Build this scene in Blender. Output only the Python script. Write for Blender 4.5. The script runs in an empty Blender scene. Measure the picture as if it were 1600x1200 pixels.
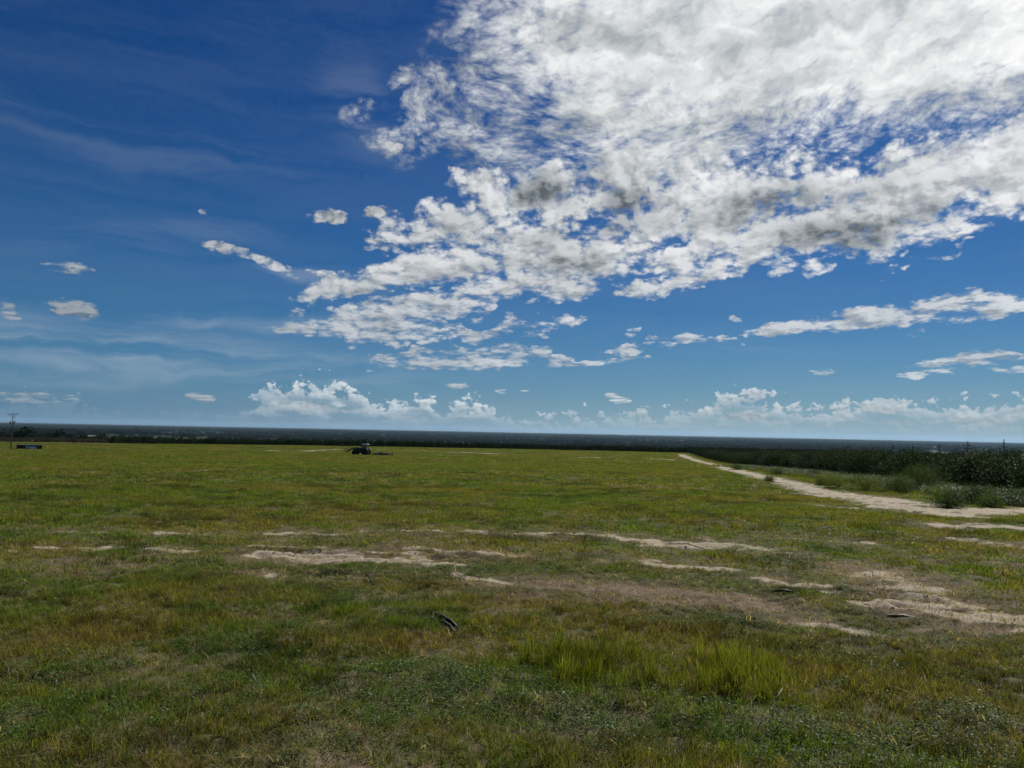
import bpy, bmesh, math, random
import numpy as np
from mathutils import Vector, Matrix, noise as mnoise

SC = bpy.context.scene
COL = SC.collection
R = math.radians

# ------------------------------------------------------------------ camera
EYE = 1.75
FPX = 1160.0                                  # focal length in pixels of the 1600 px wide photograph
CAM_M = Matrix.Rotation(R(90 + 3.65), 4, 'X') @ Matrix.Rotation(R(1.146), 4, 'Z')
cam_data = bpy.data.cameras.new('camera')
cam = bpy.data.objects.new('camera', cam_data)
COL.objects.link(cam)
cam.matrix_world = Matrix.Translation((0, 0, EYE)) @ CAM_M
cam_data.sensor_width = 36.0
cam_data.lens = 36.0 * FPX / 1600.0
cam_data.clip_start = 0.1
cam_data.clip_end = 200000.0
SC.camera = cam

def ray(px, py):
    """direction of a point of the photograph, in the world"""
    return (CAM_M.to_3x3() @ Vector(((px - 800) / FPX, (600 - py) / FPX, -1))).normalized()

# ------------------------------------------------------------------ light
SUN_AZ, SUN_EL = 38.0, 44.0                   # azimuth to the right of the view, elevation
SC.view_settings.view_transform = 'Standard'
SC.view_settings.look = 'None'
SC.view_settings.exposure = 0.0
SC.view_settings.gamma = 1.0
sun_data = bpy.data.lights.new('sun', 'SUN')
sun_data.energy = 4.9
sun_data.angle = R(0.5)
sun_data.color = (1.0, 0.95, 0.87)
sun = bpy.data.objects.new('sun', sun_data)
COL.objects.link(sun)
sdir = Vector((math.sin(R(SUN_AZ)) * math.cos(R(SUN_EL)), math.cos(R(SUN_AZ)) * math.cos(R(SUN_EL)), math.sin(R(SUN_EL))))
sun.rotation_euler = sdir.to_track_quat('Z', 'Y').to_euler()

# ------------------------------------------------------------------ node helper
class NT:
    def __init__(s, tree):
        s.t = tree
    def new(s, kind, **kw):
        n = s.t.nodes.new(kind)
        for k, v in kw.items():
            setattr(n, k, v)
        return n
    def put(s, sock, v):
        if isinstance(v, bpy.types.NodeSocket):
            s.t.links.new(v, sock)
        else:
            sock.default_value = v
    def m(s, op, a, b=None, c=None, clamp=False):
        n = s.new('ShaderNodeMath', operation=op, use_clamp=clamp)
        s.put(n.inputs[0], a)
        if b is not None: s.put(n.inputs[1], b)
        if c is not None: s.put(n.inputs[2], c)
        return n.outputs[0]
    def v(s, op, a, b=None, scale=None):
        n = s.new('ShaderNodeVectorMath', operation=op)
        s.put(n.inputs[0], a)
        if b is not None: s.put(n.inputs[1], b)
        if scale is not None: s.put(n.inputs['Scale'], scale)
        return n.outputs['Value'] if op in ('LENGTH', 'DISTANCE', 'DOT_PRODUCT') else n.outputs['Vector']
    def xyz(s, x, y, z=0.0):
        n = s.new('ShaderNodeCombineXYZ')
        for i, q in enumerate((x, y, z)): s.put(n.inputs[i], q)
        return n.outputs[0]
    def sep(s, v):
        n = s.new('ShaderNodeSeparateXYZ'); s.put(n.inputs[0], v)
        return n.outputs
    def mix(s, f, a, b, blend='MIX'):
        n = s.new('ShaderNodeMix', data_type='RGBA', blend_type=blend)
        s.put(n.inputs[0], f)
        for k, q in ((6, a), (7, b)):
            if isinstance(q, tuple) and len(q) == 3: q = q + (1.0,)
            s.put(n.inputs[k], q)
        return n.outputs[2]
    def fmix(s, f, a, b):
        n = s.new('ShaderNodeMix', data_type='FLOAT')
        s.put(n.inputs[0], f); s.put(n.inputs[2], a); s.put(n.inputs[3], b)
        return n.outputs[0]
    def ss(s, x, a, b, lo=0.0, hi=1.0, kind='SMOOTHSTEP'):
        n = s.new('ShaderNodeMapRange', interpolation_type=kind)
        s.put(n.inputs[0], x); s.put(n.inputs[1], a); s.put(n.inputs[2], b)
        s.put(n.inputs[3], lo); s.put(n.inputs[4], hi)
        return n.outputs[0]
    def noise(s, vec, scale, detail=4.0, rough=0.5, lac=2.0, dist=0.0, out=0, dims='2D'):
        n = s.new('ShaderNodeTexNoise', noise_dimensions=dims)
        s.put(n.inputs['Vector'], vec); s.put(n.inputs['Scale'], scale)
        s.put(n.inputs['Detail'], detail); s.put(n.inputs['Roughness'], rough)
        s.put(n.inputs['Lacunarity'], lac); s.put(n.inputs['Distortion'], dist)
        return n.outputs[out]
    def vor(s, vec, scale, detail=0.0, rough=0.5, feature='F1', rnd=1.0, dims='2D'):
        n = s.new('ShaderNodeTexVoronoi', feature=feature, voronoi_dimensions=dims)
        s.put(n.inputs['Vector'], vec); s.put(n.inputs['Scale'], scale)
        s.put(n.inputs['Detail'], detail); s.put(n.inputs['Roughness'], rough)
        s.put(n.inputs['Randomness'], rnd)
        n.normalize = True if detail else False
        return n.outputs['Distance']
    def ramp(s, f, pts, interp='LINEAR'):
        n = s.new('ShaderNodeValToRGB'); s.put(n.inputs[0], f)
        cr = n.color_ramp; cr.interpolation = interp
        while len(cr.elements) < len(pts): cr.elements.new(0.5)
        for e, (p, c) in zip(cr.elements, pts):
            e.position = p
            e.color = (c, c, c, 1) if not isinstance(c, tuple) else tuple(c) + (1,)
        return n.outputs[0]

# ------------------------------------------------------------------ sky
world = bpy.data.worlds.new('World'); SC.world = world
world.use_nodes = True
wt = world.node_tree; wt.nodes.clear(); W = NT(wt)
geo = W.new('ShaderNodeTexCoord')
D = geo.outputs['Generated']
dx, dy, dz = W.sep(D)
dzs = W.m('MAXIMUM', dz, 0.012)
sky = W.new('ShaderNodeTexSky', sky_type='NISHITA')
sky.sun_disc = False
sky.sun_elevation = R(SUN_EL); sky.sun_rotation = R(SUN_AZ)
sky.altitude = 60; sky.air_density = 1.0; sky.dust_density = 0.25; sky.ozone_density = 1.4
W.put(sky.inputs[0], W.xyz(dx, dy, dzs))
hs = W.new('ShaderNodeHueSaturation')
W.put(hs.inputs['Saturation'], 1.4); W.put(hs.inputs['Value'], 1.0); W.put(hs.inputs['Color'], sky.outputs[0])
SKY = W.mix(1.0, hs.outputs[0], (0.115, 0.255, 0.43), 'MULTIPLY')
hz_az = W.ss(W.m('ARCTAN2', dx, dy), -0.75, 0.35)
hz_c = W.mix(hz_az, (0.085 * 10, 0.185 * 10, 0.30 * 10), (0.28 * 10, 0.40 * 10, 0.45 * 10))
hz_f = W.m('POWER', 2.718, W.m('MULTIPLY', dzs, -22.0))
SKY = W.mix(W.m('MULTIPLY', W.m('POWER', 2.718, W.m('MULTIPLY', dzs, -6.0)), 0.58), SKY, (0.085 * 10, 0.275 * 10, 0.49 * 10))
SKY = W.mix(hz_f, SKY, hz_c)

SKY_STRENGTH = 0.1
CS = 1.0 / SKY_STRENGTH        # clouds are given as seen, before the sky's strength

# the clouds live in (azimuth, elevation), one unit = 100 pixels of the photograph
U = 11.6
az = W.m('MULTIPLY', W.m('ARCTAN2', dx, dy), U)
el = W.m('MULTIPLY', W.m('ARCSINE', dz), U)
A = W.xyz(az, el)
def AE(px, py):
    d = ray(px, py)
    return math.atan2(d.x, d.y) * U, math.asin(d.z) * U

# ragged edges: warp the place where the coverage is read
w1 = W.noise(A, 0.7, 3, 0.55, out=1)
w2 = W.noise(A, 2.6, 4, 0.6, out=1)
warp = W.v('ADD', W.v('SCALE', W.v('SUBTRACT', w1, (0.5, 0.5, 0.5)), scale=1.1),
           W.v('SCALE', W.v('SUBTRACT', w2, (0.5, 0.5, 0.5)), scale=0.42))
flat = W.v('MULTIPLY', warp, (1.5, 0.75, 0.0))
AW = W.v('ADD', A, flat)
AS = W.v('ADD', A, W.v('SCALE', flat, scale=0.35))        # for small puffs
def cover(src, blobs):
    """union of soft ellipses (px, py, rx, ry, rotation, weight)"""
    acc = None
    for px, py, rx, ry, rot, wgt in blobs:
        cx, cy = AE(px, py); rx = rx / 100; ry = ry / 100
        if rot == 0:
            n = W.new('ShaderNodeVectorMath', operation='MULTIPLY_ADD')
            W.put(n.inputs[0], src)
            n.inputs[1].default_value = (1 / rx, 1 / ry, 0); n.inputs[2].default_value = (-cx / rx, -cy / ry, 0)
            d = W.v('DOT_PRODUCT', n.outputs[0], n.outputs[0])
        else:
            c, s_ = math.cos(R(rot)), math.sin(R(rot))
            u = W.m('SUBTRACT', W.v('DOT_PRODUCT', src, (c / rx, s_ / rx, 0)), (c * cx + s_ * cy) / rx)
            v = W.m('SUBTRACT', W.v('DOT_PRODUCT', src, (-s_ / ry, c / ry, 0)), (c * cy - s_ * cx) / ry)
            d = W.m('MULTIPLY_ADD', v, v, W.m('MULTIPLY', u, u))
        f = W.ss(W.m('SQRT', d), 1.35, 0.35, 0.0, wgt)
        acc = f if acc is None else W.m('SMOOTH_MAX', acc, f, 0.12)
    return acc

def over(base, col, alpha):
    return W.mix(alpha, base, col)

# --- faint high veil and streaks on the left
st = W.v('MULTIPLY', AS, (0.30, 2.8, 1.0))
veil_n = W.noise(st, 0.9, 6, 0.6, dist=0.4)
veil_c = cover(AS, [(150, 545, 330, 42, -3, .8), (380, 560, 260, 30, -4, .7), (300, 500, 90, 14, 8, .6), (230, 235, 260, 40, -4, .18), (480, 430, 130, 14, -8, .5),
                    (60, 590, 200, 14, 0, .35), (560, 170, 60, 90, 20, .25), (1120, 570, 200, 30, 0, .2), (250, 370, 220, 25, 10, .22), (420, 500, 120, 20, 0, .5)])
veil = W.m('MULTIPLY', veil_c, W.ss(veil_n, 0.32, 0.66, 0.0, 0.46))
SKY1 = over(SKY, (0.50 * CS, 0.56 * CS, 0.62 * CS), veil)

# --- high broken sheet, upper right (seen from below: noise on a plane overhead)
zz = W.m('ADD', dz, 0.10)
P = W.xyz(W.m('DIVIDE', dx, zz), W.m('DIVIDE', dy, zz))
hw = W.v('SCALE', W.v('SUBTRACT', W.noise(P, 1.3, 3, .5, out=1), (0.5, 0.5, 0.5)), scale=0.25)
PW = W.v('ADD', P, hw)
def rotmap(src, ang, sx, sy, off=(0, 0, 0)):
    n = W.new('ShaderNodeMapping'); W.put(n.inputs[0], src)
    n.inputs['Rotation'].default_value = (0, 0, R(ang)); n.inputs['Scale'].default_value = (sx, sy, 1)
    n.inputs['Location'].default_value = off
    return n.outputs[0]
PR = rotmap(PW, 35, 1.0, 0.6)
h_big = W.noise(PR, 1.1, 2, .5)
h_fine = W.noise(PR, 13.0, 7, .66, dist=.1)
h_cell = W.vor(PW, 26.0, 2.0, .6)
h_cov = cover(AW, [(1180, 20, 470, 190, 0, 1.0), (1450, 50, 330, 115, 0, 1.0), (980, 140, 230, 120, -15, .78), (1040, 230, 200, 60, 0, .7), (800, 70, 120, 120, 0, .50),
                   (760, 220, 150, 50, 0, .48), (665, 115, 60, 22, 8, .45), (1600, 210, 160, 40, 12, .62), (1500, 140, 160, 35, 0, .7), (600, 235, 70, 26, 0, .36), (700, 160, 80, 50, 30, .42), (560, 190, 60, 30, 30, .26), (1350, 205, 190, 30, 0, .34)])
h_d = W.m('ADD', h_cov, W.m('ADD', W.m('MULTIPLY', W.m('SUBTRACT', h_fine, 0.5), 1.25), W.m('MULTIPLY', W.m('SUBTRACT', 0.38, h_cell), 0.95)))
h_a = W.m('MULTIPLY', W.ss(h_d, 0.12, 1.0), W.ss(h_cov, 0.10, 0.28))
h_soft = W.noise(rotmap(AW, -18, 0.55, 1.6), 1.2, 5, .55)
glow = W.v('DOT_PRODUCT', D, tuple(sdir))
glow_f = W.ss(glow, 0.70, 0.99, 0.0, 1.0, 'LINEAR')
h_val = W.m('SUBTRACT', W.m('ADD', 0.66, W.m('MULTIPLY', glow_f, 0.36)), W.ss(W.m('ADD', h_soft, W.m('MULTIPLY', h_fine, 0.3)), 0.50, 0.86, 0.0, 0.34))
h_val = W.m('SUBTRACT', h_val, W.ss(h_fine, .45, .62, 0.10, -0.04))
h_col = W.v('SCALE', W.v('POWER', W.xyz(h_val, h_val, h_val), (1.10, 1.01, 0.97)), scale=1.0 * CS)
SKY2 = over(SKY1, h_col, h_a)

# --- mid-level cumulus with grey bases
def puff(vec, s):
    a = W.noise(vec, 2.4 * s, 8, .575, 2.1, .15)
    b = W.vor(vec, 6.5 * s, 3.0, .55)
    return W.m('SUBTRACT', W.m('MULTIPLY', a, 1.15), W.m('MULTIPLY', b, 0.66))
CU = rotmap(W.xyz(az, W.m('MULTIPLY', W.m('LOGARITHM', W.m('ADD', W.m('MAXIMUM', el, 0.0), 0.6), 2.718), 3.9)), -8, 0.72, 1.15, (3.1, 1.7, 0))
SUNO = (0.075, 0.13, 0)
CU2 = W.v('ADD', CU, SUNO)
CU3 = W.v('ADD', CU, (0.28, 0.42, 0))
n0, n1 = puff(CU, 1.0), puff(CU2, 1.0)
low = W.noise(CU3, 0.9, 3, .5)
m_cov = cover(AW, [(840, 300, 150, 52, 4, .95), (960, 290, 100, 60, 4, .95), (1080, 310, 150, 62, 0, 1.0), (1260, 330, 220, 72, 4, 1.0), (1420, 300, 200, 66, 10, 1.0), (1570, 270, 170, 72, 14, 1.0),
                   (720, 350, 150, 42, 10, .9), (640, 350, 60, 24, 0, .8), (700, 405, 190, 38, 18, .95), (880, 395, 220, 46, 5, .95), (560, 450, 110, 22, 15, .85), (1110, 390, 200, 34, 4, .85),
                   (1210, 405, 110, 28, -8, .8), (820, 445, 170, 28, 4, .85), (640, 490, 200, 26, 12, .85), (540, 515, 130, 26, 0, .8), (660, 528, 170, 18, 4, .75), (720, 565, 150, 20, 4, .66),
                   (850, 500, 70, 13, 8, .7), (1060, 445, 110, 18, 10, .82), (1010, 465, 60, 10, 0, .62), (1330, 355, 120, 40, 0, .9), (960, 440, 60, 14, 0, .5),
                   (790, 555, 70, 22, 20, .5), (870, 552, 60, 12, 10, .55), (1000, 548, 60, 9, 5, .5), (1480, 395, 45, 5, 5, .4)])
m_small = cover(AS, [(513, 341, 27, 11, 0, .95), (584, 330, 31, 12, 5, .95), (86, 418, 37, 13, 0, .62), (120, 484, 42, 15, -12, .75), (20, 488, 22, 16, 0, .68), (337, 334, 10, 8, 0, .6),
                     (445, 340, 9, 5, 0, .5), (595, 372, 40, 6, 0, .6), (400, 408, 75, 10, -14, .72), (480, 424, 50, 7, -10, .6), (1260, 512, 90, 12, 10, .9), (1370, 492, 90, 19, 8, 1.0),
                     (1460, 480, 70, 18, 5, 1.0), (1550, 485, 60, 14, 8, .92), (1165, 502, 16, 7, 0, .6), (1435, 517, 16, 7, 0, .5), (1076, 536, 36, 9, 0, .85), (1145, 537, 30, 7, 0, .7),
                     (980, 524, 14, 10, 30, .62), (1030, 545, 30, 7, 0, .68), (950, 563, 90, 5, 2, .62), (965, 622, 18, 8, -25, .72), (1500, 566, 80, 13, 5, .82), (1450, 575, 60, 8, 4, .75), (1580, 572, 60, 9, 0, .75),
                     (1285, 581, 26, 6, 0, .5), (715, 601, 26, 6, 0, .62), (805, 610, 24, 4, 0, .55), (310, 625, 26, 7, 0, .62), (1395, 432, 9, 5, 0, .55), (1500, 370, 26, 6, 12, .5), (1568, 462, 9, 6, 0, .45),
                     (60, 622, 60, 9, 3, .45), (610, 232, 16, 8, 0, .6), (545, 226, 8, 5, 0, .4)])
def dens(n):
    big = W.m('ADD', m_cov, W.m('MULTIPLY', W.m('SUBTRACT', n, 0.35), 2.1))
    sm = W.m('MULTIPLY', W.m('ADD', m_small, W.m('MULTIPLY', W.m('SUBTRACT', n, 0.37), 2.6)), W.ss(m_small, 0.10, 0.28))
    big = W.m('MULTIPLY', big, W.ss(m_cov, 0.10, 0.30))
    return W.m('MAXIMUM', big, sm)
d0, d1 = dens(n0), dens(n1)
m_a = W.ss(d0, 0.26, 0.98)
relief = W.ss(W.m('SUBTRACT', d1, d0), -0.34, 0.42, kind='LINEAR')
base_c = cover(AS, [(840, 300, 50, 30, 0, 1.), (905, 285, 30, 22, 0, .6), (975, 318, 60, 22, 0, .9), (1140, 330, 120, 26, 8, 1.), (1250, 300, 60, 24, 0, .7), (1310, 368, 95, 30, -3, 1.), (1350, 290, 60, 24, 20, .7), (1460, 335, 70, 18, 0, .9),
                    (1000, 350, 60, 24, 0, .6), (800, 372, 90, 14, 0, .5), (900, 405, 100, 12, 5, .5), (560, 462, 60, 10, 0, .4), (860, 462, 120, 10, 4, .45), (650, 500, 120, 10, 6, .4), (1590, 270, 40, 20, 0, .5), (700, 430, 100, 14, 12, .45), (1230, 420, 60, 12, 0, .4), (940, 262, 30, 24, 70, .8)])
thick = W.m('MULTIPLY', base_c, W.ss(W.m('ADD', W.m('MULTIPLY', low, 0.5), W.m('MULTIPLY', n0, 0.9)), 0.30, 0.75, 0.1, 1.0))
m_val = W.m('SUBTRACT', W.m('ADD', 0.86, W.m('MULTIPLY', glow_f, 0.12)), W.m('MULTIPLY', relief, 0.32))
m_val = W.m('SUBTRACT', m_val, W.m('MULTIPLY', thick, 0.38))
m_val = W.m('SUBTRACT', m_val, W.ss(W.m('ADD', low, W.m('MULTIPLY', n0, 0.2)), 0.40, 0.78, 0.0, 0.20))
m_val = W.m('SMOOTH_MAX', m_val, 0.12, 0.12)
m_fade = W.ss(el, 0.6, 3.0)
m_val = W.m('MULTIPLY', m_val, W.fmix(W.ss(az, -7.0, 0.0), 0.62, 1.0))
m_col = W.v('SCALE', W.v('POWER', W.xyz(m_val, m_val, m_val), (1.08, 1.01, 0.965)), scale=0.99 * CS)
SKY3 = over(SKY2, m_col, W.m('MULTIPLY', m_a, W.fmix(m_fade, 0.72, 0.97)))

# --- towering row along the horizon
cv = W.new('ShaderNodeFloatCurve')
pts = [(-160, 640), (-60, 622), (0, 632), (60, 622), (130, 630), (200, 650), (290, 648), (330, 650), (385, 632), (430, 605), (500, 599), (560, 610), (610, 630), (660, 618), (690, 638), (725, 624), (790, 650),
       (850, 658), (900, 652), (960, 648), (1040, 642), (1110, 632), (1165, 610), (1210, 630), (1290, 634), (1390, 618), (1430, 630), (1500, 630), (1600, 622), (1700, 632), (1780, 640)]
cur = cv.mapping.curves[0]
cpts = []
for px, py in pts:
    a, e = AE(px, py)
    cpts.append(((a + 9) / 18, min(1, e / 1.0)))
while len(cur.points) < len(cpts): cur.points.new(0.5, 0.5)
for p, (a, e) in zip(cur.points, cpts):
    p.location = (a, e)
cv.mapping.update()
W.put(cv.inputs['Value'], W.m('DIVIDE', W.m('ADD', az, 9.0), 18.0))
top = cv.outputs[0]
HC = W.v('MULTIPLY', A, (1.0, 1.25, 1.0))
hv = W.vor(HC, 6.5, 3.0, .62)
hn = W.noise(HC, 4.2, 6, .6)
hv2 = W.vor(W.v('ADD', HC, (0.035, 0.05, 0)), 6.5, 3.0, .62)
hn2 = W.noise(W.v('ADD', HC, (0.035, 0.05, 0)), 4.2, 6, .6)
def hdens(v_, n_):
    f = W.m('DIVIDE', W.m('SUBTRACT', top, el), 0.30)
    return W.m('ADD', f, W.m('ADD', W.m('MULTIPLY', W.m('SUBTRACT', 0.32, v_), 1.9), W.m('MULTIPLY', W.m('SUBTRACT', n_, 0.5), 3.2)))
hd, hd2 = hdens(hv, hn), hdens(hv2, hn2)
gap = W.noise(W.v('MULTIPLY', A, (0.9, 3.4, 1)), 1.6, 5, .6)
right = W.ss(az, -1.0, 1.5)
left = W.ss(az, -3.3, -4.6)
body = W.m('MULTIPLY', W.ss(hd, 0.05, 0.35), W.m('SUBTRACT', 1.0, W.m('MULTIPLY', W.ss(gap, .38, .58), W.fmix(W.ss(W.m('SUBTRACT', top, el), 0.12, 0.3), 0.35, 0.85))))
body = W.m('MULTIPLY', body, W.fmix(left, 1.0, 0.22))
hrel = W.ss(W.m('SUBTRACT', hd2, hd), -0.7, 0.9)
hbase = W.ss(W.m('SUBTRACT', top, el), 0.05, 0.40)
hval = W.m('SUBTRACT', W.fmix(right, 0.80, 0.70), W.m('ADD', W.m('MULTIPLY', hrel, 0.24), W.m('MULTIPLY', hbase, 0.13)))
hcol = W.v('MULTIPLY', W.xyz(hval, hval, hval), (0.86 * CS, 0.95 * CS, 1.0 * CS))
lowfade = W.ss(el, 0.02, 0.42, 0.18, 0.92)
SKY4 = over(SKY3, hcol, W.m('MULTIPLY', body, lowfade))

# behind and below there is only plain sky
bg = W.new('ShaderNodeBackground'); bg0 = W.new('ShaderNodeBackground')
wo = W.new('ShaderNodeOutputWorld'); mx = W.new('ShaderNodeMixShader')
W.put(bg.inputs[0], SKY4); bg.inputs[1].default_value = SKY_STRENGTH
W.put(bg0.inputs[0], SKY); bg0.inputs[1].default_value = SKY_STRENGTH
W.put(mx.inputs[0], W.m('MULTIPLY', W.m('GREATER_THAN', dy, 0.25), W.m('GREATER_THAN', dz, -0.004)))
wt.links.new(bg0.outputs[0], mx.inputs[1]); wt.links.new(bg.outputs[0], mx.inputs[2])
wt.links.new(mx.outputs[0], wo.inputs[0])
world.cycles.sampling_method = 'MANUAL'
world.cycles.sample_map_resolution = 128
SC.cycles.use_adaptive_sampling = True
SC.cycles.adaptive_threshold = 0.012
SC.cycles.adaptive_min_samples = 12
SC.cycles.use_denoising = True

# ================================================================== ground shape
rng = np.random.default_rng(7)

def _hash(ix, iy, seed):
    h = (ix.astype(np.int64) * 374761393 + iy.astype(np.int64) * 668265263 + seed * 144665) & 0xFFFFFFFF
    h = ((h ^ (h >> 13)) * 1274126177) & 0xFFFFFFFF
    h = (h ^ (h >> 16)) & 0xFFFFFFFF
    return h / 4294967295.0
def vnoise(x, y, seed=0):
    ix = np.floor(x); iy = np.floor(y); fx = x - ix; fy = y - iy
    fx = fx * fx * (3 - 2 * fx); fy = fy * fy * (3 - 2 * fy)
    a = _hash(ix, iy, seed); b = _hash(ix + 1, iy, seed); c = _hash(ix, iy + 1, seed); d = _hash(ix + 1, iy + 1, seed)
    return (a + (b - a) * fx) * (1 - fy) + (c + (d - c) * fx) * fy
def fbm(x, y, octv=4, seed=0, rough=0.5):
    s = 0; a = 1; t = 0
    for k in range(octv):
        ang = 0.6 * k; ca, sa = math.cos(ang), math.sin(ang); f = 2.03 ** k
        s = s + a * vnoise((x * ca - y * sa) * f + 17.3 * k, (x * sa + y * ca) * f - 9.1 * k, seed + k)
        t += a; a *= rough
    return s / t                                # 0..1
def sstep(x, a, b):
    t = np.clip((x - a) / (b - a), 0, 1)
    return t * t * (3 - 2 * t)

# the hill falls gently to a crest 320 m out, then down to the plain
_dd = np.concatenate([np.linspace(0, 400, 401), np.geomspace(404, 60000, 500)])
def _prof(slope_after, depth):
    s = np.interp(_dd, [0, 150, 250, 320, 380, 60000], [.0275, .0275, .004, .004, slope_after, slope_after])
    z = np.concatenate([[0], np.cumsum((s[1:] + s[:-1]) / 2 * np.diff(_dd))])
    soft = 7.75
    return np.where(z > soft, soft + (depth - soft) * (1 - np.exp(-(z - soft) / (depth - soft))), z)
_pR, _pL = _prof(.085, 50.0), _prof(.022, 50.0)
def base_z(x, y):
    d = np.hypot(x, y); az = np.arctan2(x, y)
    wl = sstep(az, -0.38, -0.56)
    z = -(np.interp(d, _dd, _pR) * (1 - wl) + np.interp(d, _dd, _pL) * wl)
    far = sstep(d, 600, 2500)
    z = z + far * (fbm(x / 900, y / 900, 3, 31) - .5) * 9.0
    mid = sstep(d, 8, 60) * (1 - sstep(d, 300, 500))
    z = z + mid * (fbm(x / 30, y / 22, 3, 5) - .5) * 0.40
    z = z + sstep(d, 3, 20) * (1 - sstep(d, 60, 200)) * (fbm(x / 5, y / 3, 2, 6) - .5) * 0.07
    return z

def G(px, py):
    """the point of the ground seen at a point of the photograph"""
    r = ray(px, py)
    t = np.geomspace(2.0, 9000.0, 2600)
    g = base_z(r.x * t, r.y * t) - (EYE + r.z * t)
    k = int(np.argmax(g > 0)) if (g > 0).any() else len(t) - 1
    k = max(k, 1)
    f = -g[k - 1] / (g[k] - g[k - 1])
    h = t[k - 1] + (t[k] - t[k - 1]) * f
    return r.x * h, r.y * h

# sand and bare earth: polylines on the ground (photo points), half width in metres, strength, rut depth
SAND = [
    ([(90, 832), (170, 831), (250, 834)], .16, .75), ([(262, 834), (335, 836)], .20, .85), ([(410, 835), (470, 833), (520, 836)], .26, .95),
    ([(572, 829), (628, 829)], .13, .8), ([(650, 832), (750, 833)], .24, 1.0), ([(806, 835), (900, 835), (965, 839), (1015, 845)], .26, 1.15),
    ([(1045, 851), (1110, 849), (1180, 857)], .42, 1.1), ([(1225, 842), (1340, 849)], .34, .85),
    ([(60, 855), (125, 856)], .16, .75), ([(150, 858), (205, 856), (285, 862)], .18, .7), ([(300, 870), (330, 868)], .12, .6),
    ([(405, 857), (520, 861), (640, 865)], .20, .95), ([(410, 868), (560, 873), (705, 880)], .30, 1.15), ([(640, 856), (700, 861), (800, 869)], .18, .8), ([(410, 863), (560, 867), (690, 872)], .12, .8),
    ([(820, 866), (900, 872)], .14, .5), ([(425, 897), (545, 900)], .10, .9), ([(720, 898), (800, 906)], .12, .7),
    ([(1000, 872), (1040, 885), (1130, 888)], .30, .55), ([(1195, 905), (1255, 915)], .30, .75),
    ([(1380, 898), (1430, 925), (1440, 950), (1510, 962), (1600, 974)], .42, .68), ([(1290, 925), (1345, 940)], .22, .55), ([(1270, 972), (1350, 985)], .14, .55),
    ([(1440, 930), (1560, 960)], .2, .6), ([(0, 858), (40, 862)], .12, .5),
    ([(1064, 710), (1076, 716), (1110, 725), (1160, 738)], 1.6, 1.0), ([(150, 683.5), (240, 685.5), (330, 686.8), (392, 687.3)], 130, 1.3), ([(700, 690), (760, 691)], 10, .8),
    # the track along the grove
    ([(1064, 710), (1074, 715), (1098, 722), (1128, 729), (1158, 737), (1205, 748), (1245, 758), (1290, 770), (1350, 782), (1420, 794), (1475, 804)], 1.0, 1.0),
    ([(1300, 769), (1370, 778), (1430, 786), (1500, 797)], 0.75, 1.0), ([(1380, 792), (1480, 802), (1560, 799), (1650, 797)], .8, 1.4), ([(1275, 790), (1340, 795)], .35, .7),
    ([(1468, 822), (1540, 822), (1640, 829)], .45, 1.1), ([(1500, 843), (1560, 850), (1640, 860)], .3, .8), ([(1240, 757), (1330, 762)], .8, .55),
    ([(1060, 719), (1000, 716), (895, 715)], 1.6, 1.0), ([(890, 713), (830, 712), (780, 711)], 1.5, .6), ([(770, 709), (700, 706), (640, 704)], 3.0, .75),
    ([(600, 703), (530, 702), (480, 705)], 2.2, .62), ([(420, 704), (432, 705)], 1.6, .8), ([(690, 711), (720, 712)], 2, .5),
    ([(128, 692), (190, 693)], 2, .75), ([(125, 738), (155, 738)], .8, .65), ([(195, 723), (230, 724)], 1.0, .5), ([(320, 735), (400, 734)], .7, .55), ([(1110, 768), (1200, 772)], .25, .5),
]
DIRT = [([(795, 912), (900, 915), (1010, 924), (1130, 936), (1210, 955)], .40, 1.1), ([(850, 930), (950, 938), (1100, 943)], .3, .6), ([(1190, 905), (1260, 912)], .4, .8),
        ([(1380, 900), (1440, 940), (1460, 966)], .6, .9), ([(430, 870), (700, 870)], .5, .5), ([(800, 870), (1000, 875)], .4, .5), ([(1330, 885), (1400, 895)], .35, .6),
        ([(1560, 880), (1620, 890)], .4, .7), ([(0, 885), (100, 890), (250, 880)], .35, .45), ([(380, 895), (560, 905)], .25, .7), ([(500, 1197), (660, 1204)], .07, .6)]
RUTS = [[(400, 864), (520, 867), (700, 872), (830, 874)], [(405, 869), (560, 872), (640, 873)], [(400, 858), (470, 861), (560, 863)], [(1250, 761), (1350, 786), (1440, 803)],
        [(1290, 775), (1370, 789), (1430, 797), (1560, 800)], [(1050, 855), (1120, 861)], [(1385, 966), (1460, 967)], [(660, 862), (720, 868)], [(1120, 850), (1160, 856)], [(640, 835), (750, 834)],
        [(1470, 824), (1600, 830)], [(560, 900), (430, 899)], [(1240, 845), (1330, 851)], [(820, 838), (930, 840)], [(1390, 930), (1470, 940)], [(1400, 945), (1500, 955)]]
def _poly(pts): return np.array([G(*p) for p in pts])
SAND_W = [(_poly(p), w * (1.0 if k in (2, 3, 4, 5, 6) else .8 if k < 26 else 1.0), s) for k, (p, w, s) in enumerate(SAND)]
DIRT_W = [(_poly(p), w, s) for p, w, s in DIRT]
RUTS_W = [_poly(p) for p in RUTS]
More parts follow.
